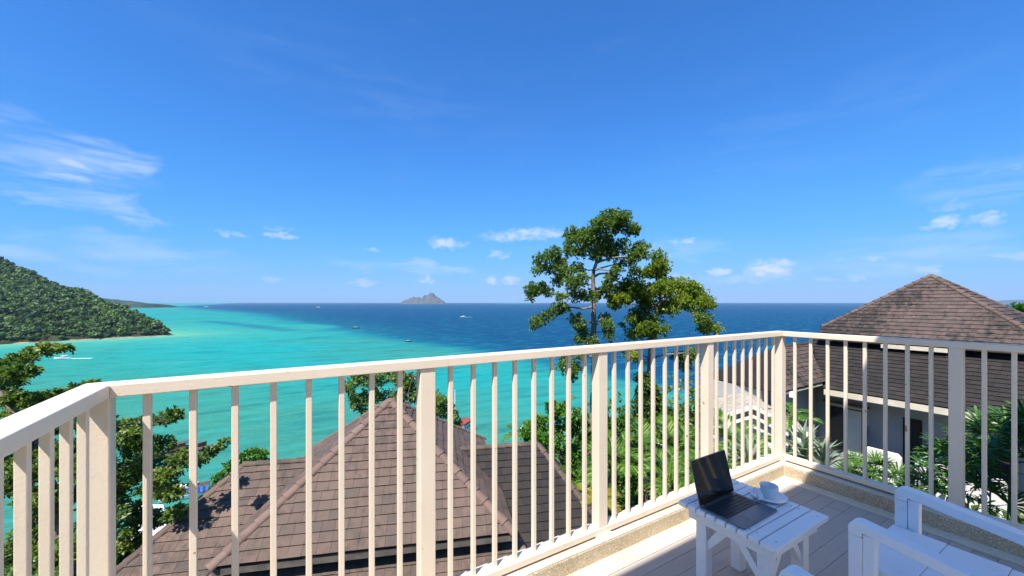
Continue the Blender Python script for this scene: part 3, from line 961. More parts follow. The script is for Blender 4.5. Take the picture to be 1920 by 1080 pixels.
# lower roof: ridge along G1 through the middle
ctr = Vector((apex.x, apex.y, 0))
zr = EYE - 4.02
pitch = 0.76
def R_(s, d, z): return Vector((ctr.x, ctr.y, 0)) + G1 * s + G2 * d + Vector((0, 0, z))
sl, sr = -3.44, 4.0
dep = 4.1
ezl = zr - pitch * dep
rl, rr = R_(sl, 0, zr), R_(sr, 0, zr)
el_f, er_f = R_(sl - dep * 0.92, -dep, ezl), R_(sr + dep * 0.62, -dep, ezl)
el_b, er_b = R_(sl - dep * 0.92, dep, ezl), R_(sr + dep * 0.62, dep, ezl)
low = MB()
slab(low, [el_f, er_f, rr, rl], 0.05); slab(low, [er_b, el_b, rl, rr], 0.05); slab(low, [el_b, el_f, rl], 0.05); slab(low, [er_f, er_b, rr], 0.05)
lo_roof = hb(low, 'lower_roof', m_tile_dk)
Lf = math.hypot(dep, pitch * dep)
upf = (G2 * dep + Vector((0, 0, pitch * dep))).normalized()
W1 = (er_f - el_f).length
x_l = (rl - el_f).dot(G1); x_r = (rr - el_f).dot(G1)
split = (apex - el_f).dot(G1)
mbL = MB(); lay_tiles(el_f, G1, upf, [(0, 0), (split, 0), (split, Lf), (x_l, Lf)], mb=mbL, gauge=0.205)
o = mbL.build('wing_tiles', m_tile_a, lo_roof, tint=True); o['kind'] = 'stuff'
mbR = MB(); lay_tiles(el_f, G1, upf, [(split, 0), (W1, 0), (x_r, Lf), (split, Lf)], mb=mbR, gauge=0.205)
o = mbR.build('wing_tiles', m_tile_dk, lo_roof, tint=True); o['kind'] = 'stuff'; o['label'] = 'dark grey mossy wing roof'
mbH = MB()
for a_, b_, top in ((el_b, el_f, rl), (er_f, er_b, rr)):
    d_ = (b_ - a_); Lb = d_.length; dn_ = d_.normalized(); mid = a_ + dn_ * (top - a_).dot(dn_)
    upv = (top - mid); lay_tiles(a_, dn_, upv, [(0, 0), (Lb, 0), ((top - a_).dot(dn_), upv.length)], mb=mbH)
o = mbH.build('hip_end_tiles', m_tile_a, lo_roof, tint=True); o['kind'] = 'stuff'
caps = MB()
for a_, b_ in ((el_f, rl), (er_f, rr), (el_b, rl), (er_b, rr), (rl, rr)):
    hip_caps(a_, b_, 0.09, 0.33, mb=caps)
o = caps.build('ridge_caps', m_tile_a, lo_roof, tint=True); o['kind'] = 'stuff'
# skirt roof in front, just below the upper eave
k0 = cL + G2 * 0.34 - Vector((0, 0, 0.36)) - G1 * 0.12; k1 = cR + G2 * 0.34 - Vector((0, 0, 0.36)) + G1 * 0.12
down = (-G2 + Vector((0, 0, -0.72))); down_l = down - G1 * 0.9; down_r = down + G1 * 0.55
e0 = k0 + down_l * 1.7; e1 = k1 + down_r * 1.7
sk = MB(); slab(sk, [e0, e1, k1, k0], 0.05)
slab(sk, [k0, k0 + G2 * 3.0, e0 + G2 * 3.4, e0], 0.05)
slab(sk, [e1, e1 + G2 * 3.4, k1 + G2 * 3.0, k1], 0.05)
skr = hb(sk, 'skirt_roof', m_tile_dk)
ups = -down.normalized()
Ls = down.length * 1.7
mbS = MB(); lay_tiles(e0, G1, ups, [(0, 0), ((e1 - e0).length, 0), ((k1 - e0).dot(G1), Ls), ((k0 - e0).dot(G1), Ls)], mb=mbS)
o = mbS.build('skirt_tiles', m_tile_a, skr, tint=True); o['kind'] = 'stuff'
caps = MB(); hip_caps(e0, k0, 0.09, mb=caps); hip_caps(e1, k1, 0.09, mb=caps)
o = caps.build('ridge_caps', m_tile_hip, skr, tint=True); o['kind'] = 'stuff'
wb = MB()
wb.prism([R_(sl - 2.6, -3.4, -14), R_(sr + 1.8, -3.4, -14), R_(sr + 1.8, 3.4, -14), R_(sl - 2.6, 3.4, -14)], (0, 0, 14 + ezl + 0.1))
hb(wb, 'wall', m_wall_white)
print('roof tiles', ntile)

# ------------------------------------------------------------------ neighbouring house on the right (parallel to the terrace)
nh = empty('neighbour_house', (22, 4.5, EYE - 7.6), label='grey walled house on the right with a brown pyramid roof above a mossy skirt roof', cat='house')
no = Vector(nh.location)
def nb(mb, name, mat, bevel=0, parent=nh, tint=False):
    o = mb.build(name, mat, parent, bevel=bevel, tint=tint)
    if parent is nh: o.location = -no
    return o
x0, x1, y0, y1 = 20.95, 25.75, 2.05, 7.85
ze, za = EYE - 1.12, EYE + 1.10
ap = Vector(((x0 + x1) / 2, (y0 + y1) / 2, za))
slp = (za - ze) / ((x1 - x0) / 2); SY_ = y1 - y0; SX_ = x1 - x0; slq = (za - ze) / (SY_ / 2)
xe = x0 - 0.45; zee = ze - 0.45 * slp
A = Vector((x0, y1, ze)); B = Vector((x0, y0, ze)); C = Vector((x1, y0, ze)); Dd = Vector((x1, y1, ze))
A2 = Vector((xe, y1, zee)); B2 = Vector((xe, y0, zee))
um = MB()
slab(um, [A2, B2, B, A], 0.05); slab(um, [A, B, ap], 0.05); slab(um, [B, C, ap], 0.05); slab(um, [C, Dd, ap], 0.05); slab(um, [Dd, A, ap], 0.05)
unr = nb(um, 'upper_roof', m_tile_dk)
def ntiles(name, O, a, up, poly, mat, parent, w=0.25):
    m_ = MB(); lay_tiles(O, a, up, poly, mb=m_, width=w); o = m_.build(name, mat, parent, tint=True); o['kind'] = 'stuff'; return o
upx = Vector((1, 0, slp)).normalized(); Lx = (ap - Vector((x0, ap.y, ze))).length; ex = Vector((0.45, 0, 0.45 * slp)).length
ntiles('front_tiles', A2, (0, -1, 0), upx, [(0, 0), (SY_, 0), (SY_, ex), (SY_ / 2, ex + Lx), (0, ex)], m_tile_b, unr, 0.22)
ntiles('side_tiles', Dd, (-1, 0, 0), Vector((0, -1, slq)), [(0, 0), (SX_, 0), (SX_ / 2, math.hypot(SY_ / 2, za - ze))], m_tile_b, unr)
ntiles('side_tiles', B, (1, 0, 0), Vector((0, 1, slq)), [(0, 0), (SX_, 0), (SX_ / 2, math.hypot(SY_ / 2, za - ze))], m_tile_b, unr)
caps = MB()
for q in (A, B, C, Dd): hip_caps(q, ap, 0.10, 0.33, mb=caps)
o = caps.build('ridge_caps', m_tile_a, unr, tint=True); o['kind'] = 'stuff'
nb(MB().b2(xe + 0.02, xe + 0.06, 3.95, y1 - 2.1, zee - 0.31, zee - 0.16), 'eave_fascia', m_fascia)
nb(MB().b2(xe + 0.02, xe + 0.06, y0 + 0.02, 3.94, zee - 0.17, zee - 0.045), 'eave_board', m_tile_b)
nb(MB().b2(xe + 0.02, xe + 0.06, y1 - 2.1, y1 - 0.02, zee - 0.17, zee - 0.045), 'eave_board', m_tile_b)
nb(MB().b2(21.3, 26.0, 2.7, 7.4, -2.6, ze - 0.06), 'upper_wall', m_dark)
# skirt roof facing the terrace
xs0, xs1 = 18.57, 21.35
zs0, zs1 = EYE - 3.45, EYE - 3.45 + 0.70 * (21.35 - 18.57)
yR, yL = -3.0, 6.92
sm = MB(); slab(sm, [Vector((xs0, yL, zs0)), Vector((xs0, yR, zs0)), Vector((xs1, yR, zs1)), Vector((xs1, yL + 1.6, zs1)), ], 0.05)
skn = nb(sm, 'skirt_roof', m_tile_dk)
ups = Vector((1, 0, 0.70)).normalized(); Lk = Vector((xs1 - xs0, 0, zs1 - zs0)).length
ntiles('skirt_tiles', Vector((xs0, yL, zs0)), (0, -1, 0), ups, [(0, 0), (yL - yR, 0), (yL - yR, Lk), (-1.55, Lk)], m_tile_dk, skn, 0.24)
# wing on the left, ridge along X
zw0 = EYE - 3.2; yw1 = 8.5; zw1 = EYE - 1.95
pw = (zw1 - zw0) / (yw1 - yL)
wm = MB(); slab(wm, [Vector((15.04, yL, zw0)), Vector((19.2, yL, zw0)), Vector((22.5, yw1, zw1)), Vector((18.5, yw1, zw1))], 0.05)
slab(wm, [Vector((22.5, 10.1, zw0)), Vector((15.6, 10.1, zw0)), Vector((18.5, yw1, zw1)), Vector((22.5, yw1, zw1))], 0.05)
slab(wm, [Vector((15.6, 10.1, zw0)), Vector((15.04, yL, zw0)), Vector((18.5, yw1, zw1))], 0.05)
wr = nb(wm, 'wing_roof', m_tile_dk)
ntiles('wing_tiles', Vector((15.04, yL, zw0)), (1, 0, 0), Vector((0, 1, pw)), [(0, 0), (4.0, 0), (7.0, math.hypot(1, pw) * (yw1 - yL)), (3.46, math.hypot(1, pw) * (yw1 - yL))], m_tile_b, wr, 0.24)
caps = MB(); hip_caps(Vector((15.04, yL, zw0)), Vector((18.5, yw1, zw1)), 0.09, mb=caps); hip_caps(Vector((18.5, yw1, zw1)), Vector((22.4, yw1, zw1)), 0.09, mb=caps)
o = caps.build('ridge_caps', m_tile_b, wr, tint=True); o['kind'] = 'stuff'
# fascias, gutter
nb(MB().b2(xs0 - 0.03, xs0 + 0.02, yR, yL - 0.02, zs0 - 0.24, zs0 - 0.03), 'fascia', m_fascia)
nb(MB().b2(15.1, 18.5, yL + 0.01, yL + 0.05, zw0 - 0.13, zw0 - 0.045), 'fascia', m_fascia)
gt = MB().tube([(xs0 - 0.06, -3, zs0 + 0.015), (xs0 - 0.06, 6.9, zs0 + 0.015)], 0.035, 8)
# walls
xw = 19.9
gz = EYE - 8.6
nb(MB().b2(xw, 26.0, -2.5, 7.9, gz, zs0 + 0.15), 'wall', m_wall_grey)
nb(MB().b2(15.35, xw - 0.003, 7.62, 9.7, gz, zw0 - 0.06), 'wing_wall', m_wall_grey)
nb(MB().b2(xw - 1.30, xw - 0.002, -2.9, 6.9, zs0 - 0.29, zs0 - 0.25), 'soffit', m_wall_grey)
def zz(drop): return EYE - drop
# folding shutters and timber window on the wall facing us
wn = nb(MB().b2(xw - 0.06, xw - 0.004, 6.02, 6.12, zz(6.3), zz(4.25)).b2(xw - 0.06, xw - 0.004, 7.2, 7.3, zz(6.3), zz(4.25)).b2(xw - 0.06, xw - 0.004, 6.121, 7.199, zz(4.35), zz(4.25)), 'window', m_fascia)
def sub(mb, name, mat, par, bevel=0):
    o = mb.build(name, mat, par, bevel=bevel); return o
sub(MB().b2(xw - 0.03, xw - 0.006, 6.125, 7.195, zz(6.25), zz(4.355)), 'pane', m_pane, wn)
sub(MB().b2(xw - 0.052, xw - 0.034, 6.14, 6.62, zz(6.2), zz(4.4)), 'shutter', m_wall_white, wn)
sub(MB().b2(xw - 0.052, xw - 0.034, 6.66, 6.72, zz(6.2), zz(4.4)), 'mullion', m_wood, wn)
sub(MB().b2(xw - 0.14, xw - 0.002, 5.9, 7.4, zz(4.22), zz(4.16)), 'lintel', m_wood, wn)
wn = nb(MB().b2(xw - 0.03, xw - 0.004, 4.45, 4.95, zz(7.2), zz(4.3)), 'doorway', m_dark)
wn = nb(MB().b2(xw - 0.06, xw - 0.004, 3.42, 3.56, zz(7.2), zz(4.75)).b2(xw - 0.06, xw - 0.004, 2.3, 2.44, zz(7.2), zz(4.75)).b2(xw - 0.06, xw - 0.004, 2.441, 3.419, zz(4.87), zz(4.75)), 'window', m_fascia)
sub(MB().b2(xw - 0.03, xw - 0.006, 2.445, 3.415, zz(7.2), zz(4.875)), 'pane', m_pane, wn)
nb(MB().b2(xw - 0.20, xw - 0.08, 5.93, 6.01, zz(6.4), zz(4.9)), 'timber_post', m_wood)
nb(MB().tube([(16.7, 7.60, zw0 - 0.1), (16.7, 7.60, gz)], 0.022, 6), 'cable', m_dark)
# roof vent pipe and gutter head
cam_box = nb(MB().box((15.9, 6.86, zw0 - 0.16), (0.16, 0.14, 0.2)).tube([(15.9, 7.55, zw0 - 0.2), (15.9, 7.55, gz)], 0.04), 'downpipe', m_wall_white)

# low white wall segments between us and the neighbour
for (ya, yb, lab) in ((4.72, 5.75, 'low white wall segment with chamfered corners behind the fan palm'), (2.4, 4.36, 'low white wall segment right of the dark doorway')):
    zt = zz(5.42)
    g = MB().prism([(18.7, ya, gz), (18.7, yb, gz), (18.7, yb, zt - 0.12), (18.7, yb - 0.1, zt), (18.7, ya + 0.1, zt), (18.7, ya, zt - 0.12)], (0.2, 0, 0))
    tag(g.build('wall_segment', m_wall_white, bevel=0.01), lab, 'wall', 'low white wall segments')

# ================================================================== FURNITURE
# ------------------------------------------------------------------ side table
tx0, tx1, ty0, ty1, tz = 1.50, 1.912, 0.692, 1.09, 0.372
table = empty('side_table', ((tx0 + tx1) / 2, (ty0 + ty1) / 2, 0.0), label='low white slatted wooden side table holding the laptop', cat='table')
to = Vector(table.location)
def tb(mb, name, bevel=0.002, mat=m_white):
    o = mb.build(name, mat, table, bevel=bevel); o.location = -to; return o
nsl = 9
edges = [ty0] + [ty0 + 0.062 + (ty1 - ty0 - 0.062) * i / (nsl - 1) for i in range(nsl)]
for i in range(nsl):
    tb(MB().b2(tx0, tx1, edges[i] + 0.0025, edges[i + 1] - 0.0025, tz - 0.021, tz), 'slat', 0.003)
ai = 0.03
for i in range(nsl):
    ym = (edges[i] + edges[i + 1]) / 2 + (0.008 if i % 2 else -0.006)
    for xs_ in (tx0 + 0.042, tx1 - 0.042):
        tb(MB().lathe([(0, 0.0004), (0.0028, 0.0004), (0.0032, 0.0), (0.0032, -0.003)], (xs_, ym, tz), 10), 'screw', 0, m_alu)
tb(MB().b2(tx0 + ai, tx0 + ai + 0.02, ty0 + ai, ty1 - ai, tz - 0.068, tz - 0.0215), 'apron')
tb(MB().b2(tx1 - ai - 0.02, tx1 - ai, ty0 + ai, ty1 - ai, tz - 0.068, tz - 0.0215), 'apron')
tb(MB().b2(tx0 + ai + 0.0205, tx1 - ai - 0.0205, ty0 + ai, ty0 + ai + 0.02, tz - 0.066, tz - 0.0215), 'apron')
tb(MB().b2(tx0 + ai + 0.0205, tx1 - ai - 0.0205, ty1 - ai - 0.02, ty1 - ai, tz - 0.066, tz - 0.0215), 'apron')
lw = 0.046
for lx in (tx0 + ai + 0.021, tx1 - ai - 0.021 - lw):
    for ly in (ty0 + ai + 0.021, ty1 - ai - 0.021 - lw):
        tb(MB().b2(lx, lx + lw, ly, ly + lw, 0.0, tz - 0.0215), 'leg', 0.003)
for lx in (tx0 + ai + 0.03, tx1 - ai - 0.03 - 0.02):
    for (ya, yb) in ((ty0 + ai + 0.060, ty0 + ai + 0.165), (ty1 - ai - 0.060, ty1 - ai - 0.165)):
        d = 1 if yb > ya else -1
        tb(MB().prism([(lx, ya, tz - 0.20), (lx, ya, tz - 0.155), (lx, yb - 0.04 * d, tz - 0.067), (lx, yb, tz - 0.067)], (0.02, 0, 0)), 'brace', 0.0015)
for ly in (ty0 + ai + 0.03, ty1 - ai - 0.03 - 0.02):
    for (xa, xb) in ((tx0 + ai + 0.067, tx0 + ai + 0.16), (tx1 - ai - 0.067, tx1 - ai - 0.16)):
        d = 1 if xb > xa else -1
        tb(MB().prism([(xa, ly, tz - 0.19), (xa, ly, tz - 0.15), (xb - 0.04 * d, ly, tz - 0.067), (xb, ly, tz - 0.067)], (0, 0.02, 0)), 'brace', 0.0015)
for yy in (edges[2] - 0.02, edges[5] + 0.02, edges[7] + 0.02):
    tb(MB().lathe([(0, 0), (0.0042, 0), (0.004, 0.0012), (0, 0.0012)], (0, 0, 0), 10), 'screw', 0).matrix_local = Matrix.Translation(Vector((tx0 + ai - 0.0005, yy, tz - 0.045)) - to) @ Matrix.Rotation(-math.pi / 2, 4, 'Y')

# ------------------------------------------------------------------ laptop
LW, LD, LH = 0.258, 0.184, 0.006
lap = empty('laptop', (1.643, 0.908, tz), math.radians(0.5), 'open thin grey laptop with a dark screen on the slatted table', 'laptop')
def rounded(w, d, r, n=6):
    pts = []
    for cx_, cy_, a0 in ((w / 2 - r, d / 2 - r, 0), (-w / 2 + r, d / 2 - r, 90), (-w / 2 + r, -d / 2 + r, 180), (w / 2 - r, -d / 2 + r, 270)):
        for k in range(n + 1):
            a = math.radians(a0 + 90 * k / n); pts.append((cx_ + r * math.cos(a), cy_ + r * math.sin(a)))
    return pts
z_f = 0.0015
MB().prism([(a, b, z_f) for a, b in rounded(LW, LD, 0.009)], (0, 0, LH)).build('base', m_alu, lap, bevel=0.0012)
zk = z_f + LH
deck_ = MB().prism([(a, b + 0.026, zk + 0.0001) for a, b in rounded(0.232, 0.094, 0.004)], (0, 0, 0.0004)).build('keyboard', m_key, lap)
kw = 0.0148
keys = MB()
rows_ = [(0.066, 14, 0.010), (0.050, 14, kw), (0.033, 14, kw), (0.0165, 13, kw), (0.000, 12, kw), (-0.0155, 9, kw)]
for ry, nk, hk in rows_:
    tot = 0.226; wk = tot / nk
    for k in range(nk):
        keys.b2(-tot / 2 + wk * k + 0.0009, -tot / 2 + wk * (k + 1) - 0.0009, ry - 0.004, ry - 0.004 + hk - 0.0018, zk + 0.0006, zk + 0.0016)
m_keyt, t, out = material('key_top')
principled(t, out, t.mix(t.smooth(t.noise(gpos(t), 420, 2), 0.62, 0.66), (0.016, 0.016, 0.018), (0.22, 0.22, 0.24)), 0.4, 0.4)
ko = keys.build('keys', m_keyt, lap); ko['kind'] = 'stuff'
MB().prism([(a, b - 0.056, zk + 0.0001) for a, b in rounded(0.098, 0.062, 0.003)], (0, 0, 0.0003)).build('trackpad', m_alu, lap)
MB().tube([(-0.10, LD / 2 - 0.005, zk), (0.10, LD / 2 - 0.005, zk)], 0.0042, 10).build('hinge', m_key, lap)
lid = MB().prism([(a, b + 0.0905, -0.0035) for a, b in rounded(LW, 0.181, 0.009)], (0, 0, 0.0035)).build('lid', m_alu, lap, bevel=0.001)
tilt = math.radians(104)
lid.matrix_local = Matrix.Translation((0, LD / 2 - 0.004, zk + 0.003)) @ Matrix.Rotation(math.pi, 4, 'Z') @ Matrix.Rotation(-tilt + math.pi, 4, 'X') @ Matrix.Identity(4)
# the lid is drawn flat (hinge along X, panel along +Y), then stood up about the hinge
lid.matrix_local = Matrix.Translation((0, LD / 2 - 0.004, zk + 0.002)) @ Matrix.Rotation(math.radians(180 - 104), 4, 'X')
sg = MB().prism([(a, b + 0.0905, 0.0002) for a, b in rounded(LW - 0.005, 0.176, 0.007)], (0, 0, 0.0006)).build('screen', m_glass, lid)

# ------------------------------------------------------------------ cup, saucer, spoon
cup_c = Vector((1.856, 0.893, tz))
saucer = MB().lathe([(0, 0.004), (0.030, 0.004), (0.033, 0.0), (0.040, 0.001), (0.066, 0.011), (0.071, 0.0135), (0.0705, 0.0150), (0.064, 0.0128), (0.040, 0.0055), (0.034, 0.0065), (0, 0.0060)], (0, 0, 0), 48)
so = saucer.build('saucer', m_ceramic, None, smooth=True); so.location = cup_c
tag(so, 'white round saucer under the coffee cup', 'saucer')
cup = empty('coffee_cup', cup_c + Vector((0, 0, 0.0062)), 0, 'white ceramic coffee cup standing on its saucer', 'cup')
MB().lathe([(0, 0.003), (0.019, 0.003), (0.020, 0.0), (0.022, 0.0), (0.0225, 0.004), (0.029, 0.012), (0.035, 0.026), (0.0385, 0.045), (0.0405, 0.0565), (0.0402, 0.0580), (0.0388, 0.0575), (0.0368, 0.046), (0.0332, 0.027), (0.027, 0.014), (0.018, 0.0065), (0, 0.006)], (0, 0, 0), 48).build('bowl', m_ceramic, cup, smooth=True)
MB().lathe([(0, 0.016), (0.0275, 0.016)], (0, 0, 0), 40).build('coffee', m_coffee, cup)
hp = []
ha = math.radians(-18)
for k in range(11):
    a = math.radians(-80 + 160 * k / 10)
    r_ = 0.0365 + 0.0205 * math.cos(a); z_ = 0.033 + 0.0165 * math.sin(a)
    hp.append((r_ * math.cos(ha), r_ * math.sin(ha), z_))
MB().tube(hp, 0.0036, 10).build('handle', m_ceramic, cup, smooth=True)
sp = MB()
sp.tube([(-0.068, 0.012, 0.0175), (-0.045, 0.030, 0.0150), (-0.02, 0.047, 0.0168), (0.008, 0.062, 0.0205)], [0.0030, 0.0022, 0.0017, 0.0026], 8)
sb = []
spo = sp.build('teaspoon', m_chrome, None, smooth=True); spo.location = cup_c
bw = MB()
bw.lathe([(0, -0.0035), (0.006, -0.0025), (0.0092, 0.0), (0.0088, 0.0006), (0.0055, -0.0016), (0, -0.0024)], (0, 0, 0), 20)
bo = bw.build('spoon_bowl', m_chrome, spo, smooth=True); bo.location = (-0.078, 0.004, 0.0195); bo.scale = (1.5, 1.0, 1.0); bo.rotation_euler = (0, 0, math.radians(38))
cup.scale = (0.88, 0.88, 0.92)
tag(spo, 'small steel teaspoon lying on the saucer', 'spoon')

# ------------------------------------------------------------------ white armchairs
def armchair(xa, xb, label):
    """armchair facing the sea (+Y); xa, xb are the arm centre lines"""
    c = empty('armchair', ((xa + xb) / 2, 0.30, 0.0), 0, label, 'armchair', 'white wooden armchairs on the terrace')
    co = Vector(c.location)
    def cb(mb, name, bevel=0.004):
        o = mb.build(name, m_white, c, bevel=bevel); o.location = -co; return o
    aw, at_ = 0.048, 0.034
    za, yf, yb_ = 0.512, 0.545, 0.10
    fall = 0.055
    for x in (xa, xb):
        # arm: one bent board, rounded over the front post
        prof = []
        prof += [(yf, za - 0.03)]
        for k in range(7):
            a = math.radians(0 + 90 * k / 6); prof.append((yf - 0.03 + 0.03 * math.cos(a), za - 0.03 + 0.03 * math.sin(a)))
        prof += [(yb_, za - fall), (yb_, za - fall - at_), (yf - 0.036, za - at_), (yf - 0.036, za - 0.05), (yf, za - 0.05)]
        cb(MB().prism([(x - aw / 2, q[0], q[1]) for q in prof], (aw, 0, 0)), 'arm', 0.005)
        cb(MB().b2(x - aw / 2 + 0.002, x + aw / 2 - 0.002, yf - 0.036, yf, 0.0, za - 0.0505), 'front_leg', 0.004)
        cb(MB().b2(x - 0.019, x + 0.019, yf - 0.068, yf - 0.0365, 0.0, za - at_ - 0.004), 'arm_support', 0.003)
        cb(MB().prism([(x - 0.021, yb_ + 0.035, 0.0), (x - 0.021, yb_ - 0.01, 0.0), (x - 0.021, yb_ - 0.10, 0.66), (x - 0.021, yb_ - 0.06, 0.66)], (0.042, 0, 0)), 'back_leg', 0.004)
        cb(MB().b2(x - 0.014, x + 0.014, yb_ + 0.03, yf - 0.070, 0.275, 0.325), 'side_rail', 0.003)
    ny = 3
    for i in range(ny):
        y_a = 0.548 - (0.548 - 0.11) / ny * (i + 1); y_b = 0.548 - (0.548 - 0.11) / ny * i
        x_a, x_b = (xa + 0.0245, xb - 0.0245)
        zt = 0.360 - 0.02 * (0.548 - y_b)
        cb(MB().b2(x_a, x_b, y_a + 0.0009, y_b, zt - 0.024, zt), 'seat_slat', 0.002)
    cb(MB().b2(xa + 0.026, xb - 0.026, 0.50, 0.525, 0.275, 0.333), 'front_rail', 0.003)
    nx = 5
    for i in range(nx):
        w_ = (xb - xa - 0.05) / nx
        x_ = xa + 0.025 + w_ * i
        cb(MB().prism([(x_ + 0.005, 0.105, 0.345), (x_ + 0.005, 0.088, 0.345), (x_ + 0.005, 0.010, 0.70), (x_ + 0.005, 0.028, 0.70)], (w_ - 0.01, 0, 0)), 'back_slat', 0.003)
    cb(MB().prism([(xa - 0.02, 0.008, 0.62), (xa - 0.02, -0.014, 0.62), (xa - 0.02, -0.029, 0.70), (xa - 0.02, -0.007, 0.70)], (xb - xa + 0.04, 0, 0)), 'top_rail', 0.004)
    return c
armchair(1.668, 2.112, 'white wooden armchair on the right, both of its arms in view')
armchair(0.765, 1.208, 'white wooden armchair in front of the table, only its right arm tip in view')

# ================================================================== PLANTS
def leaf_arrays(C, Dv, L, Wd, fold=0.25, rr=rng):
    """diamond leaves: centres C, growing direction Dv; returns verts, quads"""
    n = len(C)
    Dv = Dv / np.linalg.norm(Dv, axis=1, keepdims=True)
    ref = rr.standard_normal((n, 3)) * 0.55 + np.array([0, 0, 1.0])
    side = np.cross(Dv, ref); side /= np.linalg.norm(side, axis=1, keepdims=True) + 1e-9
    nr_ = np.cross(side, Dv)
    L = L[:, None]; Wd = Wd[:, None]
    base = C; tip = C + Dv * L - nr_ * L * 0.12
    mid = C + Dv * L * 0.52
    l = mid + side * Wd * 0.5 + nr_ * Wd * fold; r = mid - side * Wd * 0.5 + nr_ * Wd * fold
    c2 = mid
    V = np.stack([base, l, tip, r], 1).reshape(-1, 3)
    Fq = np.arange(4 * n).reshape(n, 4)
    return V, Fq

def clump_leaves(clusters, per, L, spread=1.0, droop=0.1, seed=1, base_tint=0.5, flat=0.75):
    """clusters: list of (centre Vector, radius); leaves in whorls around little twig ends inside each cluster"""
    r = np.random.default_rng(seed)
    Cs = []; Ds = []; Ts = []; Ls = []
    for (c, rad) in clusters:
        ntw = max(3, int(per * (rad ** 2) * 1.0))
        d = r.standard_normal((ntw, 3)); d /= np.linalg.norm(d, axis=1, keepdims=True)
        q = r.uniform(0.1, 1.12, (ntw, 1)) ** 0.6
        tw = np.array(c)[None] + d * q * rad * np.array([1, 1, flat]) * spread
        nl = 7
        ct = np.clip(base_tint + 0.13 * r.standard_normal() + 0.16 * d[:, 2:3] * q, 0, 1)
        for j in range(nl):
            dd_ = d * 0.5 + r.standard_normal((ntw, 3)) * 0.75 + np.array([0, 0, 0.28 - droop])
            dd_ /= np.linalg.norm(dd_, axis=1, keepdims=True)
            Cs.append(tw + r.standard_normal((ntw, 3)) * 0.02 * L * 4); Ds.append(dd_)
            Ts.append(np.clip(ct[:, 0] + 0.13 * r.standard_normal(ntw), 0, 1)); Ls.append(L * r.uniform(0.65, 1.2, ntw))
    C_ = np.concatenate(Cs); D_ = np.concatenate(Ds); T_ = np.concatenate(Ts); L_ = np.concatenate(Ls)
    V, Fq = leaf_arrays(C_, D_, L_, L_ * r.uniform(0.42, 0.6, len(L_)), rr=r)
    return V, Fq, np.repeat(T_, 4)

def make_tree(name, label, base, trunk, clusters, L, per, mat, bark, r0, group=None, cat='tree', seed=1, tint=0.5, branch_r=0.35, droop=0.1, flat=0.75, limb_from=0.3):
    """trunk: polyline of Vectors from base up; every cluster is carried by its own limb"""
    root = empty(name, base, 0, label, cat, group)
    off = -Vector(base)
    rr = random.Random(seed)
    mb = MB()
    n = len(trunk)
    rad = [max(0.02, r0 * (1 - 0.8 * i / (n - 1))) for i in range(n)]
    # soften the polyline
    pts = []; rds = []
    for i in range(n - 1):
        for k in range(4):
            t_ = k / 4
            q = trunk[i].lerp(trunk[i + 1], t_)
            pts.append(q + Vector((rr.uniform(-1, 1), rr.uniform(-1, 1), 0)) * r0 * 0.22); rds.append(rad[i] * (1 - t_) + rad[i + 1] * t_)
    pts.append(trunk[-1]); rds.append(rad[-1])
    mb.tube(pts, rds, 9)
    nodes = [(p_, r_) for p_, r_ in zip(pts, rds)]
    k0 = int(len(nodes) * limb_from)
    nodes = nodes[k0:]
    for (c, cr) in sorted(clusters, key=lambda q: (Vector(q[0]) - trunk[-1]).length):
        c = Vector(c)
        # join the nearest wood that lies below
        best = min(nodes, key=lambda q: (q[0] - c).length * (1.0 if q[0].z < c.z + 0.1 else 1.8) + (0.0 if q[1] > 0.02 else 0.15))
        a = best[0]
        d = c - a
        if d.length < 0.05: continue
        mid1 = a + d * 0.35 + Vector((rr.uniform(-.12, .12), rr.uniform(-.12, .12), rr.uniform(-.06, .10))) * d.length
        mid2 = a + d * 0.7 + Vector((rr.uniform(-.10, .10), rr.uniform(-.10, .10), rr.uniform(-.02, .10))) * d.length
        ra = min(best[1] * 0.75, r0 * branch_r, 0.012 + d.length * 0.028)
        ra = max(ra, 0.010)
        mb.tube([a, mid1, mid2, c], [ra, ra * 0.8, ra * 0.6, ra * 0.35], 6, cap=False)
        nodes += [(mid1, ra * 0.8), (mid2, ra * 0.6), (c, ra * 0.4)]
        for k in range(4):
            v_ = Vector((rr.gauss(0, 1), rr.gauss(0, 1), rr.gauss(0.2, .8))).normalized() * cr * rr.uniform(0.5, 0.95)
            mb.tube([mid2.lerp(c, rr.random()), c + v_ * 0.5, c + v_], [ra * 0.35, ra * 0.26, 0.004], 4, cap=False)
    tr = mb.build('trunk', bark, root, smooth=True); tr.location = off
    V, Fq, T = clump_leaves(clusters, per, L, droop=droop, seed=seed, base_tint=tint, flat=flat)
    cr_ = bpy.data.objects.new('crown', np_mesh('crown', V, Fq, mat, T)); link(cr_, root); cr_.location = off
    return root

def clusters_px(lst, ydist, jit=0.0, seed=1, sc=1.0, fill=0.6):
    r = random.Random(seed); out_ = []
    extra = []
    for i, a in enumerate(lst):
        if r.random() < fill:
            b = min((q for q in lst if q is not a and r.random() < 0.7), key=lambda q: math.hypot(q[0] - a[0], q[1] - a[1]), default=None)
            if b and math.hypot(b[0] - a[0], b[1] - a[1]) < 1.9 * (a[2] + b[2]):
                k = r.uniform(0.35, 0.65); extra.append((a[0] * k + b[0] * (1 - k) + r.uniform(-4, 4), a[1] * k + b[1] * (1 - k) + r.uniform(-4, 4), (a[2] + b[2]) * 0.42))
    lst = list(lst) + extra
    for (u, v, rp) in lst:
        y_ = ydist + r.uniform(-jit, jit)
        out_.append((pix(u, v, y_), rp / F * ydist * sc))
    return out_
def z8(lst):
    return [(960 + a / 3.6, 380 + b / 3.6, c / 3.6) for a, b, c in lst]

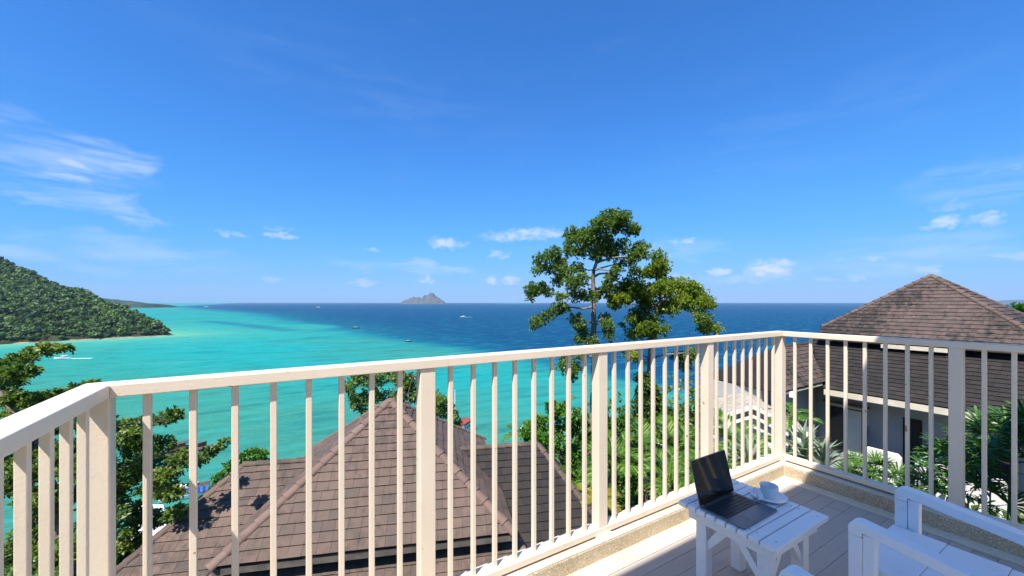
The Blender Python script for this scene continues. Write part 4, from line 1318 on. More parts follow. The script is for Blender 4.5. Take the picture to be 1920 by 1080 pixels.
m_leaf_a = m_leaf('broad_green_leaf', [(0.1, (0.048, 0.100, 0.020)), (0.4, (0.105, 0.190, 0.038)), (0.65, (0.170, 0.265, 0.058)), (0.9, (0.28, 0.34, 0.11))], 0.36)
m_leaf_y = m_leaf('yellow_green_leaf', [(0.1, (0.060, 0.115, 0.012)), (0.4, (0.155, 0.245, 0.020)), (0.65, (0.26, 0.335, 0.032)), (0.9, (0.38, 0.42, 0.07))], 0.36)
m_leaf_d = m_leaf('dark_green_leaf', [(0.1, (0.026, 0.070, 0.020)), (0.4, (0.085, 0.170, 0.038)), (0.62, (0.165, 0.250, 0.050)), (0.85, (0.28, 0.32, 0.08)), (1.0, (0.30, 0.16, 0.05))], 0.32)
m_leaf_b = m_leaf('bright_green_leaf', [(0.1, (0.018, 0.075, 0.008)), (0.4, (0.045, 0.150, 0.014)), (0.65, (0.095, 0.235, 0.020)), (0.9, (0.185, 0.300, 0.030))], 0.3)
m_leaf_g = m_leaf('grey_green_leaf', [(0.1, (0.045, 0.060, 0.030)), (0.5, (0.100, 0.115, 0.060)), (0.9, (0.18, 0.17, 0.09))], 0.2)
m_leaf_o = m_leaf('olive_red_leaf', [(0.1, (0.030, 0.035, 0.010)), (0.5, (0.085, 0.090, 0.020)), (0.9, (0.19, 0.11, 0.03))], 0.2)

T1 = z8([(650, 90, 55), (760, 92, 50), (725, 120, 45), (790, 180, 55), (835, 190, 30), (690, 160, 60), (570, 150, 55), (610, 215, 65), (530, 210, 55), (410, 205, 48), (395, 255, 38), (470, 235, 55), (545, 280, 65), (640, 275, 60),
         (390, 330, 42), (470, 330, 50), (580, 350, 60), (690, 350, 55), (745, 280, 48), (800, 330, 46), (870, 300, 50), (895, 345, 34), (800, 395, 46), (720, 430, 46), (280, 345, 52), (205, 390, 55), (330, 400, 42), (170, 460, 36), (265, 450, 44),
         (370, 470, 52), (450, 440, 46), (310, 530, 44), (395, 540, 52), (470, 520, 46), (150, 585, 56), (225, 600, 46), (120, 650, 26), (330, 640, 44), (430, 620, 52), (520, 635, 52), (600, 610, 44), (650, 560, 44), (680, 500, 40),
         (310, 715, 46), (240, 760, 42), (170, 800, 38), (145, 840, 26), (350, 720, 34), (430, 780, 44), (455, 840, 44), (485, 900, 44), (440, 935, 28), (620, 780, 40), (645, 835, 40), (660, 910, 32), (545, 945, 40)])
T1 += [(1062, 672, 10), (1078, 690, 13), (1070, 705, 11), (1052, 690, 8), (1090, 670, 9)]
D1 = 16.5
g1_ = ground_at((1114 - 960) / F * D1, D1)
trunk1 = [g1_ - Vector((0, 0, .3)), pix(1112, 760, D1), pix(1113, 640, D1), pix(1112, 575, D1 + .1), pix(1113, 520, D1), pix(1120, 465, D1 - .1), pix(1132, 415, D1)]
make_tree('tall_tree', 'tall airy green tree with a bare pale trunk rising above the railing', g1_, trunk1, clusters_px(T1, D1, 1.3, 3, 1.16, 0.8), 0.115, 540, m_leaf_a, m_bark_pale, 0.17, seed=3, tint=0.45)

T2 = z8([(985, 360, 46), (1020, 430, 42), (1000, 400, 36), (960, 455, 52), (905, 480, 36), (830, 460, 34), (1010, 490, 38), (800, 540, 52), (740, 570, 52), (700, 640, 50), (690, 690, 34), (780, 640, 52), (860, 580, 52), (905, 630, 60), (985, 590, 60),
         (1050, 560, 60), (1130, 565, 60), (1200, 590, 60), (1260, 625, 52), (1320, 680, 46), (1110, 650, 56), (1180, 680, 52), (1255, 705, 52), (1080, 720, 44), (1000, 700, 50), (905, 700, 52), (850, 755, 52), (950, 785, 50), (1290, 780, 44), (1300, 845, 40),
         (1365, 850, 42), (880, 830, 50), (810, 885, 44), (920, 885, 50), (1000, 860, 44), (740, 825, 20)])
T2 += [(1270, 668, 10), (1290, 672, 10), (1285, 690, 9), (1298, 660, 9), (1180, 664, 10), (1200, 676, 8)]
D2 = 17.5
g2_ = ground_at((1222 - 960) / F * D2, D2)
trunk2 = [g2_ - Vector((0, 0, .3)), pix(1215, 740, D2), pix(1220, 650, D2), pix(1228, 600, D2), pix(1240, 560, D2), pix(1228, 510, D2)]
make_tree('spreading_tree', 'yellow green spreading tree with pale crooked limbs beside the tall tree', g2_, trunk2, clusters_px(T2, D2, 1.3, 5, 1.38, 1.0), 0.105, 560, m_leaf_y, m_bark_pale, 0.15, seed=5, tint=0.46)
# ivy column on its lower trunk
V2 = clusters_px([(1204, 708, 11), (1212, 722, 14), (1218, 740, 18), (1210, 755, 18), (1220, 765, 19), (1208, 780, 20), (1222, 790, 18), (1214, 810, 20)], D2 - 0.2, 0.3, 6, 1.35, 1.0)
make_tree('climbing_vine', 'dark vine clothing the lower trunk of the spreading tree', g2_ + Vector((0.3, -0.3, 0)), [g2_ + Vector((0.3, -0.3, -.2)), pix(1214, 820, D2 - .3), pix(1214, 770, D2 - .3), pix(1210, 712, D2 - .2)], V2, 0.13, 450, m_leaf_d, m_bark, 0.06, cat='vine', seed=8, tint=0.35)

TL = [(60, 660, 15), (90, 656, 15), (120, 656, 12), (38, 670, 15), (8, 688, 22), (45, 692, 14), (62, 697, 10), (15, 715, 22), (8, 742, 26), (40, 755, 26), (80, 748, 20), (118, 738, 15), (150, 728, 13), (176, 718, 8), (20, 790, 34), (75, 800, 34),
      (110, 780, 26), (150, 790, 26), (190, 800, 26), (238, 800, 22), (275, 790, 18), (308, 785, 18), (330, 776, 13), (250, 832, 30), (300, 835, 28), (338, 856, 16), (270, 872, 30), (320, 882, 28), (230, 900, 34), (290, 912, 26), (322, 922, 20),
      (120, 850, 38), (60, 870, 38), (165, 880, 38), (15, 900, 34), (110, 930, 38), (200, 948, 36), (250, 962, 30), (300, 972, 24), (330, 962, 18), (350, 955, 11), (366, 866, 13), (382, 858, 14), (398, 846, 11), (418, 832, 11),
      (240, 1015, 26), (180, 1020, 36), (60, 1000, 36), (15, 1040, 36), (120, 1040, 36), (60, 930, 30), (10, 830, 28)]
DL = 9.5
gl_ = ground_at(-9.6, DL + 1)
trunkL = [gl_ - Vector((0, 0, .3)), pix(140, 1120, DL + .8), pix(110, 960, DL + .5), pix(70, 850, DL + .2), pix(20, 760, DL), pix(-40, 690, DL)]
make_tree('almond_tree', 'dark leafy tree with layered branches left of the corner post', gl_, trunkL, clusters_px(TL, DL, 1.5, 9, 0.98, 0.8), 0.105, 850, m_leaf_d, m_bark, 0.2, seed=9, tint=0.45, flat=0.55, droop=0.0, limb_from=0.1)

TB = [(662, 715, 14), (682, 705, 14), (700, 716, 20), (720, 702, 18), (745, 708, 20), (768, 716, 20), (665, 745, 13), (690, 745, 18), (715, 742, 18), (738, 762, 18), (670, 762, 10), (655, 730, 8), (800, 752, 15), (815, 744, 14), (832, 755, 15), (846, 772, 11), (820, 776, 18), (800, 778, 16), (782, 740, 18), (856, 792, 11), (750, 745, 18), (690, 775, 14), (710, 770, 16)]
DB_ = 23.0
gb_ = ground_at((745 - 960) / F * DB_, DB_)
make_tree('shore_tree', 'broad tree with grey twigs rising behind the pyramid roof', gb_, [gb_ - Vector((0, 0, .3)), pix(745, 1000, DB_), pix(750, 860, DB_), pix(748, 790, DB_), pix(745, 740, DB_)], clusters_px(TB, DB_, 1.6, 12), 0.20, 190, m_leaf_a, m_bark_pale, 0.2, seed=12, tint=0.55)
TG = [(742, 740, 20), (768, 735, 20), (760, 760, 18), (785, 765, 15), (775, 705, 12)]
make_tree('bare_tree', 'sparse grey half bare tree among the trees behind the pyramid roof', gb_ + Vector((1.5, 1.0, 0)), [gb_ + Vector((1.5, 1, -.3)), pix(770, 900, DB_ - 1), pix(768, 800, DB_ - 1), pix(765, 740, DB_ - 1)], clusters_px(TG, DB_ - 1, .8, 13), 0.13, 34, m_leaf_g, m_bark_pale, 0.12, seed=13, tint=0.5)
TU = [(450, 866, 17), (430, 880, 17), (470, 852, 15), (490, 860, 14), (506, 872, 10), (413, 897, 12), (496, 846, 6), (440, 900, 18), (475, 880, 16), (405, 915, 10), (500, 890, 14)]
DU = 25.0
gu_ = ground_at((455 - 960) / F * DU, DU)
make_tree('leafy_shrub', 'bright green leafy tree showing above the left roof ridge by the water', gu_, [gu_ - Vector((0, 0, .3)), pix(462, 1040, DU), pix(460, 940, DU), pix(455, 880, DU)], clusters_px(TU, DU, 1.0, 14), 0.2, 170, m_leaf_b, m_bark, 0.12, seed=14, tint=0.5)
TS = [(245, 1030, 20), (268, 1045, 20), (232, 1052, 20), (255, 1065, 22), (285, 1030, 10), (225, 1075, 18), (285, 1075, 14)]
DS = 10.5
gs_ = ground_at((250 - 960) / F * DS, DS)
make_tree('bright_shrub', 'bright green bushy shrub beside the left roof hip', gs_, [gs_ - Vector((0, 0, .3)), pix(252, 1120, DS), pix(252, 1060, DS)], clusters_px(TS, DS, .4, 15), 0.11, 800, m_leaf_b, m_bark, 0.06, seed=15, tint=0.55, cat='shrub')
TC = [(1040, 772, 20), (1012, 798, 22), (1060, 800, 24), (1088, 782, 16), (990, 815, 13), (1030, 832, 26), (1072, 845, 24), (1005, 828, 16), (1050, 880, 26), (1082, 900, 24), (1085, 935, 22), (1035, 758, 10), (1060, 765, 12), (1110, 830, 20), (1110, 880, 22), (1078, 870, 20), (1095, 815, 16)]
DC = 15.0
gc_ = ground_at((1055 - 960) / F * DC, DC)
make_tree('lush_tree', 'lush bright green tree between the pyramid roof and the railing post', gc_, [gc_ - Vector((0, 0, .3)), pix(1060, 960, DC), pix(1055, 870, DC), pix(1045, 800, DC)], clusters_px(TC, DC, 1.0, 16), 0.16, 330, m_leaf_b, m_bark, 0.14, seed=16, tint=0.5)
TD = [(1168, 790, 16), (1198, 808, 20), (1240, 798, 20), (1270, 800, 20), (1292, 812, 16), (1232, 838, 24), (1190, 846, 22), (1272, 845, 24), (1158, 818, 14), (1302, 845, 16), (1180, 890, 22), (1232, 890, 26), (1282, 885, 22), (1145, 800, 10), (1215, 815, 18), (1160, 930, 22), (1140, 850, 16), (1250, 770, 10), (1205, 930, 22)]
DD_ = 15.5
gd_ = ground_at((1225 - 960) / F * DD_, DD_)
make_tree('glossy_tree', 'glossy green bushy tree behind the middle of the railing', gd_, [gd_ - Vector((0, 0, .3)), pix(1225, 940, DD_), pix(1225, 880, DD_), pix(1228, 810, DD_)], clusters_px(TD, DD_, 1.2, 17), 0.16, 330, m_leaf_b, m_bark, 0.14, seed=17, tint=0.42)
TR = [(1310, 782, 13), (1328, 800, 12), (1350, 772, 12), (1366, 764, 11), (1382, 757, 12), (1402, 750, 12), (1422, 752, 12), (1442, 760, 14), (1340, 792, 10), (1395, 770, 12), (1430, 775, 14), (1460, 770, 14), (1370, 785, 12)]
DR = 25.0
gr_ = ground_at((1390 - 960) / F * DR, DR)
make_tree('olive_shrub', 'olive and reddish shrubs along the slope edge above the sea', gr_, [gr_ - Vector((0, 0, .3)), pix(1392, 830, DR), pix(1392, 790, DR)], clusters_px(TR, DR, 1.2, 18), 0.17, 220, m_leaf_o, m_bark, 0.1, seed=18, tint=0.5, cat='shrub')
TE = [(1900, 590, 20), (1925, 582, 20), (1885, 598, 14), (1945, 590, 22), (1970, 585, 25), (1915, 605, 20)]
DE = 40.0
ge_ = ground_at((1930 - 960) / F * DE, DE)
ge_.z = EYE - 9.0
make_tree('far_tree', 'bright green treetop at the right edge behind the brown roof', ge_, [ge_ - Vector((0, 0, .3)), pix(1930, 640, DE), pix(1928, 605, DE)], clusters_px(TE, DE, 1.5, 19), 0.35, 70, m_leaf_b, m_bark, 0.25, seed=19, tint=0.5)

# ------------------------------------------------------------------ palms
def frond_mesh(name, L, nleaf, leafL, leafW, arch, mat, seed, vee=0.35, droop=0.5):
    """pinnate frond growing along +X, arching down"""
    r = random.Random(seed)
    mb = MB()
    pts = []
    for k in range(9):
        t_ = k / 8
        pts.append(Vector((L * t_ * (1 - 0.18 * arch * t_), 0, L * (0.42 * t_ - arch * 0.62 * t_ * t_))))
    mb.tube(pts, [0.012 * L * (1 - 0.8 * k / 8) + 0.003 for k in range(9)], 5, tint=0.75)
    for k in range(nleaf):
        t_ = 0.16 + 0.84 * k / (nleaf - 1)
        f = t_ * 8; i = min(7, int(f)); p_ = pts[i].lerp(pts[i + 1], f - i); ax = (pts[i + 1] - pts[i]).normalized()
        ll = leafL * (0.55 + 0.9 * math.sin(math.pi * min(1, t_ * 0.92 + 0.06)) * 0.5) * r.uniform(0.85, 1.12) * (1.0 - 0.45 * max(0, t_ - 0.7) / 0.3)
        for s in (-1, 1):
            d = (Vector((0, s, 0)) * 0.85 + ax * (0.55 + 0.5 * t_) + Vector((0, 0, vee + r.uniform(-.12, .12)))).normalized()
            n_ = d.cross(ax).normalized()
            w_ = leafW * r.uniform(0.8, 1.15)
            wv = n_.cross(d).normalized() * w_ * 0.5
            q1 = p_ + d * ll * 0.45 + Vector((0, 0, -0.10 * droop * ll)); q2 = p_ + d * ll * 0.9 + Vector((0, 0, -0.55 * droop * ll))
            tint = min(1, max(0, r.gauss(0.5, 0.24)))
            mb.add([p_ - wv * 0.4, p_ + wv * 0.4, q1 + wv, q1 - wv, q2], [(0, 1, 2, 3), (3, 2, 4)], tint)
    return mb.mesh(name, mat, tint=True)

def fan_mesh(name, R, nf, mat, seed, petiole):
    """palmate leaf: petiole along +X, then fingers fanning out"""
    r = random.Random(seed); mb = MB()
    tip = Vector((petiole, 0, petiole * 0.35))
    mb.tube([Vector((0, 0, 0)), Vector((petiole * .5, 0, petiole * .26)), tip], [0.006, 0.005, 0.004], 5, tint=0.7)
    for k in range(nf):
        a = math.radians(-105 + 210 * k / (nf - 1) + r.uniform(-5, 5))
        d = Vector((math.cos(a), math.sin(a), 0.28 - 0.10 * abs(a))).normalized()
        ll = R * (1.0 - 0.18 * abs(a) / 1.8) * r.uniform(0.85, 1.1)
        side = Vector((-math.sin(a), math.cos(a), 0)); w_ = R * 0.105
        q1 = tip + d * ll * 0.5; q2 = tip + d * ll * 0.85 + Vector((0, 0, -0.08 * ll)); q3 = tip + d * ll * 1.0 + Vector((0, 0, -0.2 * ll))
        tint = min(1, max(0, r.gauss(0.5, 0.17)))
        up_ = Vector((0, 0, w_ * 0.25))
        mb.add([tip - side * w_ * .15, tip + side * w_ * .15, q1 + side * w_ * .5 + up_, q1 - side * w_ * .5 + up_, q1, q2 + side * w_ * .36, q2 - side * w_ * .36, q3], [(0, 1, 2, 4, 3)[:3] + (4,), (0, 4, 3), (3, 4, 6), (4, 2, 5), (4, 5, 6), (6, 5, 7)], tint)
    return mb.mesh(name, mat, tint=True)

m_palm = m_leaf('palm_leaf', [(0.15, (0.016, 0.055, 0.008)), (0.42, (0.050, 0.140, 0.014)), (0.66, (0.125, 0.240, 0.026)), (0.9, (0.29, 0.37, 0.07))], 0.28, 0.32)
m_palm_y = m_leaf('yellowed_palm_leaf', [(0.1, (0.11, 0.12, 0.015)), (0.5, (0.26, 0.24, 0.03)), (0.9, (0.42, 0.34, 0.07))], 0.3, 0.4)
m_palm_p = m_leaf('pale_striped_leaf', [(0.1, (0.07, 0.12, 0.06)), (0.5, (0.20, 0.27, 0.17)), (0.9, (0.45, 0.50, 0.40))], 0.25, 0.4)
m_palm_d = m_leaf('dark_palm_leaf', [(0.1, (0.016, 0.058, 0.020)), (0.5, (0.048, 0.130, 0.030)), (0.9, (0.13, 0.25, 0.04))], 0.22, 0.35)
FR = [frond_mesh('frond', 1.0, 22, 0.36, 0.036, a_, m_palm, s_) for a_, s_ in ((0.9, 1), (1.15, 2), (0.7, 3))]
FRY = [frond_mesh('frond', 1.0, 26, 0.34, 0.030, 1.3, m_palm_y, 5)]
FAN = [fan_mesh('fan_leaf', 0.34, 13, m_palm, s_, 0.36) for s_ in (1, 2, 3)]
FAND = [fan_mesh('fan_leaf', 0.36, 12, m_palm_d, s_, 0.40) for s_ in (4, 5, 6)]

def rot_to(az, pitch_, roll=0.0):
    return Matrix.Rotation(az, 4, 'Z') @ Matrix.Rotation(-pitch_, 4, 'Y') @ Matrix.Rotation(roll, 4, 'X')

def palm(label, top, ground_z, n, size, meshes, seed, trunk_r=0.05, group='palms on the slope below the railing', lo=-0.15, hi=0.9, name='palm', bark=m_bark):
    r = random.Random(seed)
    root = empty(name, (top.x, top.y, ground_z), 0, label, 'palm', group)
    h = top.z - ground_z
    MB().tube([(0.12 * h * 0.1, 0, -0.2), (0.03, 0.02, h * 0.5), (0, 0, h)], [trunk_r * 1.3, trunk_r, trunk_r * 0.8], 8).build('trunk', bark, root, smooth=True)
    for k in range(n):
        az = 2.399 * k + r.uniform(-.3, .3)
        el_ = lo + (hi - lo) * ((k + 0.5) / n) + r.uniform(-.1, .1)
        s = size * r.uniform(0.85, 1.15)
        o = bpy.data.objects.new('frond', meshes[k % len(meshes)]); link(o, root)
        o.matrix_local = Matrix.Translation((0, 0, h - 0.02)) @ rot_to(az, el_, r.uniform(-.4, .4)) @ Matrix.Scale(s, 4)
    return root

def fan_clump(label, base, stems, seed, meshes, size=1.0, group='fan palm clumps by the railing', name='fan_palm', per=9):
    """stems: list of (offset x, offset y, height)"""
    r = random.Random(seed)
    root = empty(name, base, 0, label, 'palm', group)
    for (ox, oy, h) in stems:
        st = MB().tube([(ox * 0.4, oy * 0.4, -0.2), (ox * .8, oy * .8, h * .5), (ox, oy, h)], [0.016, 0.014, 0.010], 6).build('stem', m_bark, root)
        for k in range(per):
            az = 2.399 * k + r.uniform(-.4, .4)
            o = bpy.data.objects.new('fan_leaf', meshes[k % len(meshes)]); link(o, st)
            o.matrix_local = Matrix.Translation((ox, oy, h - 0.05 - 0.035 * (per - k) * 0.8)) @ rot_to(az, 0.10 + 0.75 * k / per + r.uniform(-.15, .15), r.uniform(-.5, .5)) @ Matrix.Scale(size * r.uniform(.8, 1.15), 4)
    return root

def gz_at(p_):
    x_ = CO * p_.x - SI * p_.y; y_ = SI * p_.x + CO * p_.y
    return EYE - float(ground_drop(x_, y_))
for i, (u, v, yd, n_, s_, ms, lab) in enumerate([
    (1150, 872, 11.0, 13, 1.25, FR, 'arching green palm just right of the middle railing post'),
    (1212, 845, 12.5, 12, 1.35, FR, 'green feather palm in the thicket left of the laptop'),
    (1268, 850, 11.5, 13, 1.35, FR, 'feather palm with upright fronds right behind the laptop screen'),
    (1122, 935, 10.0, 9, 0.75, FRY, 'small yellowing palm at the foot of the middle railing post'),
    (975, 815, 17.0, 11, 0.9, FR, 'slender palm showing above the right roof ridge'),
    (1006, 812, 16.4, 10, 0.9, FR, 'spiky palm close to the lush green tree above the roof ridge'),
    (1385, 842, 10.0, 13, 1.2, FR, 'feather palm in front of the cream gable'),
    (1352, 880, 9.0, 12, 1.0, FR, 'low feather palm left of the railing corner post'),
    (1425, 868, 8.5, 11, 0.9, FR, 'bright feather palm beside the railing corner post'),
    (1255, 905, 9.5, 12, 1.0, FR, 'low palm behind the lower railing left of the laptop'),
    (1090, 905, 12.5, 11, 1.2, FR, 'palm growing at the right edge of the dark wing roof'),
    (1482, 785, 11.0, 11, 0.75, FR, 'small feather palm in front of the grey wing wall'),
]):
    tp = pix(u, v, yd)
    palm(lab, tp, gz_at(tp), n_, s_, ms, 30 + i)

gp = pix(1632, 905, 8.2)
fan_clump('bright sunlit fan palm clump in front of the low white wall segment', (gp.x, gp.y, gz_at(gp)), [(0, 0, gp.z - gz_at(gp) + 0.28), (0.22, -0.14, gp.z - gz_at(gp) + 0.12), (-0.26, 0.12, gp.z - gz_at(gp) + 0.16), (-0.5, 0.3, gp.z - gz_at(gp) + 0.0)], 60, FAN, 0.85)
gp = pix(1845, 900, 6.4); g0 = gz_at(gp); hh = gp.z - g0
fan_clump('tall dense fan palm clump at the right edge behind the railing', (gp.x, gp.y, g0), [(0, 0, hh + 0.62), (0.3, -0.25, hh + 0.75), (0.55, -0.5, hh + 0.8), (-0.2, 0.2, hh + 0.25), (0.1, 0.35, hh + 0.0), (0.5, 0.0, hh + 0.45), (-0.45, 0.1, hh - 0.15), (0.8, -0.55, hh + 0.45)], 61, FAND + FAN[:1], 1.05, per=11)
gp = pix(1752, 915, 7.2); g0 = gz_at(gp)
fan_clump('dark fan palm clump left of the right railing post', (gp.x, gp.y, g0), [(0, 0, gp.z - g0 + 0.05), (0.25, -0.2, gp.z - g0 + 0.12), (-0.2, 0.15, gp.z - g0 - 0.15)], 62, FAND, 0.9)

def agave(label, base, n, L, seed):
    r = random.Random(seed); root = empty('agave', base, 0, label, 'plant', 'pale spiky plants by the corner post')
    mb = MB()
    me = MB()
    pts = [(0, 0.02, 0), (0.3, 0.045, 0.16), (0.65, 0.04, 0.22), (1.0, 0.0, 0.12)]
    vs = []
    for (x_, w_, z_) in pts: vs += [(x_, w_, z_ + w_ * .6), (x_, 0, z_), (x_, -w_, z_ + w_ * .6)]
    fs = []
    for i in range(3):
        b_ = i * 3; fs += [(b_, b_ + 1, b_ + 4, b_ + 3), (b_ + 1, b_ + 2, b_ + 5, b_ + 4)]
    me.add(vs, fs, 0.5); mm = me.mesh('leaf', m_palm_p, tint=True)
    for k in range(n):
        o = bpy.data.objects.new('leaf', mm); link(o, root)
        o.matrix_local = rot_to(2.399 * k, 0.2 + 1.0 * k / n + r.uniform(-.1, .1)) @ Matrix.Scale(L * r.uniform(.8, 1.15), 4)
    return root
for i, (u, v, yd, lab) in enumerate([(1508, 862, 8.0, 'pale striped spiky plant just right of the corner post'), (1545, 880, 7.6, 'pale striped spiky plant left of the sunlit fan palm'), (1405, 885, 7.6, 'pale striped spiky plant left of the corner post')]):
    q = pix(u, v, yd); agave(lab, q, 22, 0.75, 70 + i)
    mnd = MB().tube([(q.x, q.y, gz_at(q) - .3), (q.x, q.y, q.z + 0.02)], [0.5, 0.16], 10)
    tag(mnd.build('planting_mound', m_soil), kind='structure')

# undergrowth over the near slope: one uncountable mass
n = 30000
ux = rng.uniform(-22, 34, n); uy = rng.uniform(2.5, 34, n)
keep = (np.abs(ux) < uy * 1.6 + 2)
ux, uy = ux[keep], uy[keep]
hgt = rng.uniform(0, 1, len(ux)) ** 2 * (0.7 + 0.5 * fnoise(ux, uy, 0.5, 21)).clip(0.2, 2.0)
C_ = np.stack([CO * ux + SI * uy, -SI * ux + CO * uy, EYE - ground_drop(ux, uy) + hgt], -1)
Dv_ = rng.standard_normal((len(ux), 3)) * 0.8 + np.array([0, 0, 0.7])
L_ = rng.uniform(0.16, 0.36, len(ux))
V, Fq = leaf_arrays(C_, Dv_, L_, L_ * 0.5)
u_o = link(bpy.data.objects.new('undergrowth', np_mesh('undergrowth', V, Fq, m_leaf_d, np.repeat(np.clip(rng.normal(0.3, 0.2, len(ux)), 0, 1), 4))))
tag(u_o, 'low green undergrowth covering the slope', 'undergrowth', kind='stuff')
# woods further down the slope towards the water
n = 420
fx = rng.uniform(-62, 30, n); fy = rng.uniform(24, 58, n)
ok = (np.abs(fx) < fy * 1.5)
fx, fy = fx[ok], fy[ok]
dG = ground_drop(fx, fy)
rad = rng.uniform(1.3, 2.6, len(fx))
pts = np.stack([CO * fx + SI * fy, -SI * fx + CO * fy, EYE - dG + rad * 0.7], -1)
cl_ = [(Vector(p_), float(r_)) for p_, r_ in zip(pts, rad)]
V, Fq, T = clump_leaves(cl_, 9, 0.36, seed=33, base_tint=0.42)
w_o = link(bpy.data.objects.new('slope_wood', np_mesh('slope_wood', V, Fq, m_leaf_a, T)))
tag(w_o, 'scrubby wood falling away down the slope to the water', 'wood', kind='stuff')

# ================================================================== SMALL BUILDINGS BELOW
# cream gabled pavilion left of the corner post
pv_ = empty('pavilion', pix(1400, 900, 13.0), 0, 'small pavilion with a cream gable roof behind the palms', 'house')
pvo = Vector(pv_.location)
rg = pix(1412, 766, 13.0)
E1 = Vector((1, 0, 0)); E2 = Vector((0, 1, 0))
ga = w2(0.90, -0.436); GA = Vector((ga[0], ga[1], 0)); GB = Vector((-ga[1], ga[0], 0))
hwid = 1.45; drp = 0.68; ln = 2.6
rf = MB()
r0_, r1_ = rg, rg + GB * ln
for s in (-1, 1):
    e_a = r0_ + GA * (hwid * s) - Vector((0, 0, drp)); e_b = r1_ + GA * (hwid * s) - Vector((0, 0, drp))
    rf.prism([r0_, e_a, e_b, r1_], (0, 0, 0.10))
rfo = rf.build('roof', m_plain('pale_roofing', (0.42, 0.37, 0.31), 0.8, 0.2, var=0.25, scale=5), pv_); rfo.location = -pvo
vg = MB()
for s in (-1, 1):
    a_ = r0_ - GB * 0.04; e_a = a_ + GA * (hwid * s * 1.02) - Vector((0, 0, drp * 1.02))
    for (zo, h_) in ((0.0, 0.13), (-0.30, 0.10)):
        vg.prism([a_ + Vector((0, 0, zo)), e_a + Vector((0, 0, zo)), e_a + Vector((0, 0, zo + h_)), a_ + Vector((0, 0, zo + h_))], tuple(-GB * 0.06))
vgo = vg.build('verge_board', m_wall_white, pv_); vgo.location = -pvo
wl = MB().prism([r0_ + GB * 0.3 + GA * (-1.35) - Vector((0, 0, 3.6)), r0_ + GB * 0.3 + GA * 1.35 - Vector((0, 0, 3.6)), r0_ + GB * 0.3 + GA * 1.35 - Vector((0, 0, 0.72)), r0_ + GB * 0.3 - Vector((0, 0, 0.04)), r0_ + GB * 0.3 - GA * 1.35 - Vector((0, 0, 0.72))], tuple(GB * 3.0))
wlo = wl.build('wall', m_wall_white, pv_); wlo.location = -pvo
# small brown roof half hidden by the almond tree
sr_ = empty('low_roof_house', pix(280, 1010, 17), 0, 'small brown roofed house half hidden under the dark tree', 'house')
so_ = Vector(sr_.location)
q = [pix(225, 1030, 15.0), pix(318, 1010, 15.5), pix(306, 985, 18.5), pix(258, 982, 18.5)]
qm = MB(); slab(qm, q, 0.08)
o = qm.build('roof', m_tile_a, sr_); o.location = -so_
wq_ = [w_.copy() for w_ in q]
for w_ in wq_: w_.z = q[0].z - 5
o = MB().prism(wq_, (0, 0, 4.9)).build('wall', m_wall_white, sr_); o.location = -so_

# ================================================================== BOATS
def hull(L, B, H, sheer=0.25):
    """boat hull along +X, bow forward"""
    st = []
    n_ = 11
    for i in range(n_):
        t_ = i / (n_ - 1); x_ = -L / 2 + L * t_
        wd = B / 2 * (0.86 + 0.14 * math.sin(math.pi * min(1, t_ * 1.4))) * (1 if t_ < 0.55 else max(0.02, 1 - ((t_ - 0.55) / 0.45) ** 2))
        zt = H * (0.75 + sheer * t_ ** 2.2)
        st.append([(x_, -wd, zt), (x_, -wd * 0.82, H * 0.15), (x_, 0, -H * 0.25 * (1 - t_ ** 3)), (x_, wd * 0.82, H * 0.15), (x_, wd, zt)])
    vs = [p_ for s in st for p_ in s]; fs = []
    for i in range(n_ - 1):
        for k in range(4):
            a = i * 5 + k; fs.append((a, a + 1, a + 6, a + 5))
        a = i * 5; fs.append((a + 4, a, a + 5, a + 9))
    fs.append((0, 4, 3, 2, 1))
    return MB().add(vs, fs)
def at_sea(u, v):
    y_ = 40.0 * F / (v - V0); q = P((u - 960) / F * y_, y_, 40.0); return q
